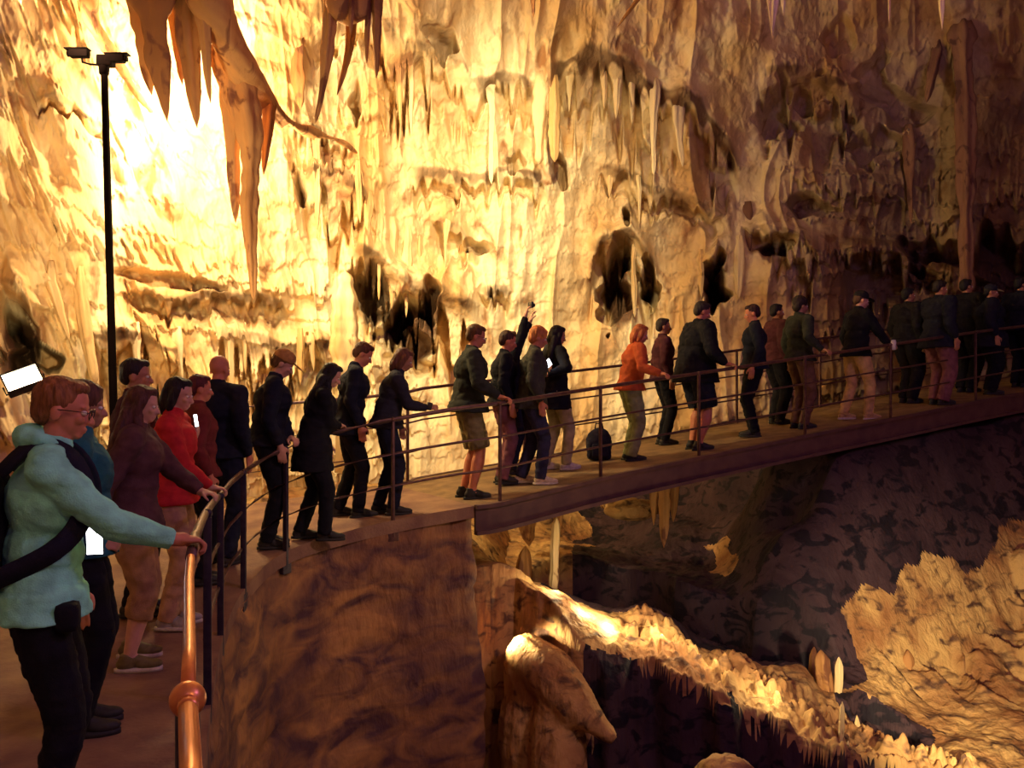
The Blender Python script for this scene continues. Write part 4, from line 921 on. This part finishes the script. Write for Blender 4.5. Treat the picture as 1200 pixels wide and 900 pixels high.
# ============================================================ LAMP POST with two cameras
lp = empty('camera_pole', (0,0,0)); M_BLK = mat('pole_black', (.004,.002,.002), rough=.95, scale=10, spec=.02)
YP = 9.6; tp = at(122,74,YP); bt = Vector((at(139,452,YP).x, YP, -2.2)); lp.location = bt
tag(lp, 'tall thin black pole with two boxy cameras on top, in front of the glowing wall', 'camera pole')
def lpp(name, b, m=M_BLK, **k): o = b.build(name, m, **k); o.parent = lp; o.matrix_parent_inverse = Matrix.Translation(-bt); return o
b = Blob(); b.cone(bt, tp, .045, .036, round_=False, seg=18); lpp('pole', b)
b = Blob(); b.cone(bt, bt+Vector((0,0,.03)), .12, .12, round_=False, seg=20); lpp('base_plate', b)
b = Blob(); b.box(tp+Vector((.02,0,.02)), (.17,.12,.12), bev=.02); b.cone(tp+Vector((0,0,-.12)), tp+Vector((0,0,.0)), .05,.06, round_=False); lpp('mounting_head', b)
b = Blob(); b.tube([tp+Vector((0,0,-.02)), tp+Vector((-.14,-.02,-.02)), tp+Vector((-.22,-.03,.0)), tp+Vector((-.225,-.03,.06))], .012, 8); lpp('arm', b)
def cctv(c, yw, pt):
    q = Euler((R(pt), 0, R(yw))); b = Blob(); b.box(c, (.20,.085,.08), q, bev=.01); o = lpp('camera_housing', b)
    b = Blob(); b.box(Vector(c)+q.to_matrix() @ Vector((-.02,0,.047)), (.25,.10,.012), q); r_ = b.build('sun_shield', M_BLK, o); 
    b = Blob(); b.cone(Vector(c)+q.to_matrix() @ Vector((-.10,0,0)), Vector(c)+q.to_matrix() @ Vector((-.125,0,0)), .03,.034, round_=False); b.build('lens_hood', M_BLK, o)
cctv(tp+Vector((-.25,-.03,.09)), 0, 0); cctv(tp+Vector((.13,-.02,.04)), 180, 0)
# ============================================================ LAMPS
w = bpy.data.worlds.new('world'); SC.world = w; w.use_nodes = True
w.node_tree.nodes['Background'].inputs[0].default_value = (.50, .26, .62, 1); w.node_tree.nodes['Background'].inputs[1].default_value = .02
WARM = (1.0, .77, .40)
def lamp(kind, loc, energy, color=WARM, target=None, size=.1, angle=60, blend=.4, name='light'):
    d = bpy.data.lights.new(name, kind); d.energy = energy; d.color = color
    if kind in ('POINT', 'SPOT'): d.shadow_soft_size = size
    if kind == 'SPOT': d.spot_size = R(angle); d.spot_blend = blend
    if kind == 'AREA': d.size = size
    o = bpy.data.objects.new(name, d); COL.objects.link(o); o.location = loc
    if target is not None: o.rotation_euler = (Vector(target)-Vector(loc)).to_track_quat('-Z', 'Y').to_euler()
    return o
# floodlight housings
M_HOUS = mat('lamp_housing', (.03, .03, .035), rough=.5, metal=.3, scale=20)
M_GLOW = mat('lamp_glass', (.9, .85, .7), rough=.3, emit=((1, .80, .45), 22))
def floodlight(loc, target, label, s=1.0, roll=0):
    t = empty('floodlight', loc); q = (Vector(target)-Vector(loc)).to_track_quat('-Z', 'Y')
    t.rotation_mode = 'QUATERNION'; t.rotation_quaternion = q @ Quaternion((0, 0, 1), R(roll))
    b = Blob(); b.box((0, 0, .05*s), (.30*s, .20*s, .09*s), bev=.012*s)
    for k in range(7): b.box(((-.12+.04*k)*s, 0, .105*s), (.008*s, .16*s, .03*s))
    b.build('housing', M_HOUS, t, flat=True)
    b = Blob()
    for sx, sy, wx, wy in ((0, .095, .30, .012), (0, -.095, .30, .012), (.145, 0, .012, .2), (-.145, 0, .012, .2)): b.box((sx*s, sy*s, -.002*s), (wx*s, wy*s, .02*s))
    b.build('bezel', M_HOUS, t, flat=True)
    b = Blob(); b.box((0, 0, .003*s), (.275*s, .175*s, .006*s)); b.build('glass', M_GLOW, t, flat=True)
    b = Blob(); b.tube([(-.165*s, 0, .05*s), (-.165*s, 0, .17*s), (.165*s, 0, .17*s), (.165*s, 0, .05*s)], .008*s, 6); b.build('bracket', M_HOUS, t)
    return tag(t, label, 'floodlight')
# A: the blazing floodlight at the left, washing the wall
pa = at(26, 443, 6.6); floodlight(pa, (-3.2, 5.2, .9), 'glaring white floodlight at the left edge, beyond the visitor in the mint jacket', roll=-26, s=.85)
lamp('SPOT', pa+Vector((.25, .1, .25)), 700, target=at(330, 250, 13), angle=95, blend=.9, size=.12)
# B: lamps up behind the curtains
lamp('POINT', at(262,120,10.75), 420, size=.12)
lamp('POINT', at(300,215,10.9), 300, size=.12)
# C: long throw along the wall to the right, then a front fill
lamp('SPOT', Vector((-4.9, 8.8, 3.9)), 1300, target=(-1.4, 16, 1.7), angle=44, blend=1, size=.2)
lamp('SPOT', Vector((.5, 7.2, 5.2)), 4400, target=(-.7, 16, 1.8), angle=58, blend=1, size=.15)  # added unseen lamp, brightens the wall from the front
# D: pit floodlights
lamp('SPOT', Vector((-.16, 9.42, -2.62)), 150, target=at(625,762,9.4), angle=80, blend=.7, size=.05)
def low(x, y, h, e):
    lamp('POINT', (x, y, float(ground_z(np.array([x]), np.array([y]))[0])+h), e, size=.03)
low(.50, 9.85, .10, 12); low(.80, 9.62, .10, 14); low(1.05, 9.5, .10, 10); low(1.58, 9.32, .12, 14); low(2.1, 9.2, .22, 10); low(2.7, 9.1, .25, 10)
lamp('SPOT', Vector((3.6, 6.2, -2.7)), 1300, target=(5.0, 11, -3.3), angle=52, blend=1, size=.08)
# E: lamp over the path near the camera, then a fill
lamp('SPOT', (2.4, -.6, 2.8), 130, color=(1, .62, .34), target=(-1.5, 4, -.6), angle=80, blend=.8, size=.15)
lamp('SPOT', (4.6, 3.0, 3.4), 620, color=(1, .62, .30), target=(-.9, 8.4, -2.2), angle=38, blend=1, size=.3)  # added unseen lamp to brighten the retaining wall
# F: added unseen violet fill that lifts the dark areas
lamp('POINT', (5.5, 2.5, 4.2), 330, color=(.56, .28, 1.0), size=.5)
lamp('POINT', (.5, -1.2, 2.6), 28, color=(.56, .28, 1.0), size=.4)
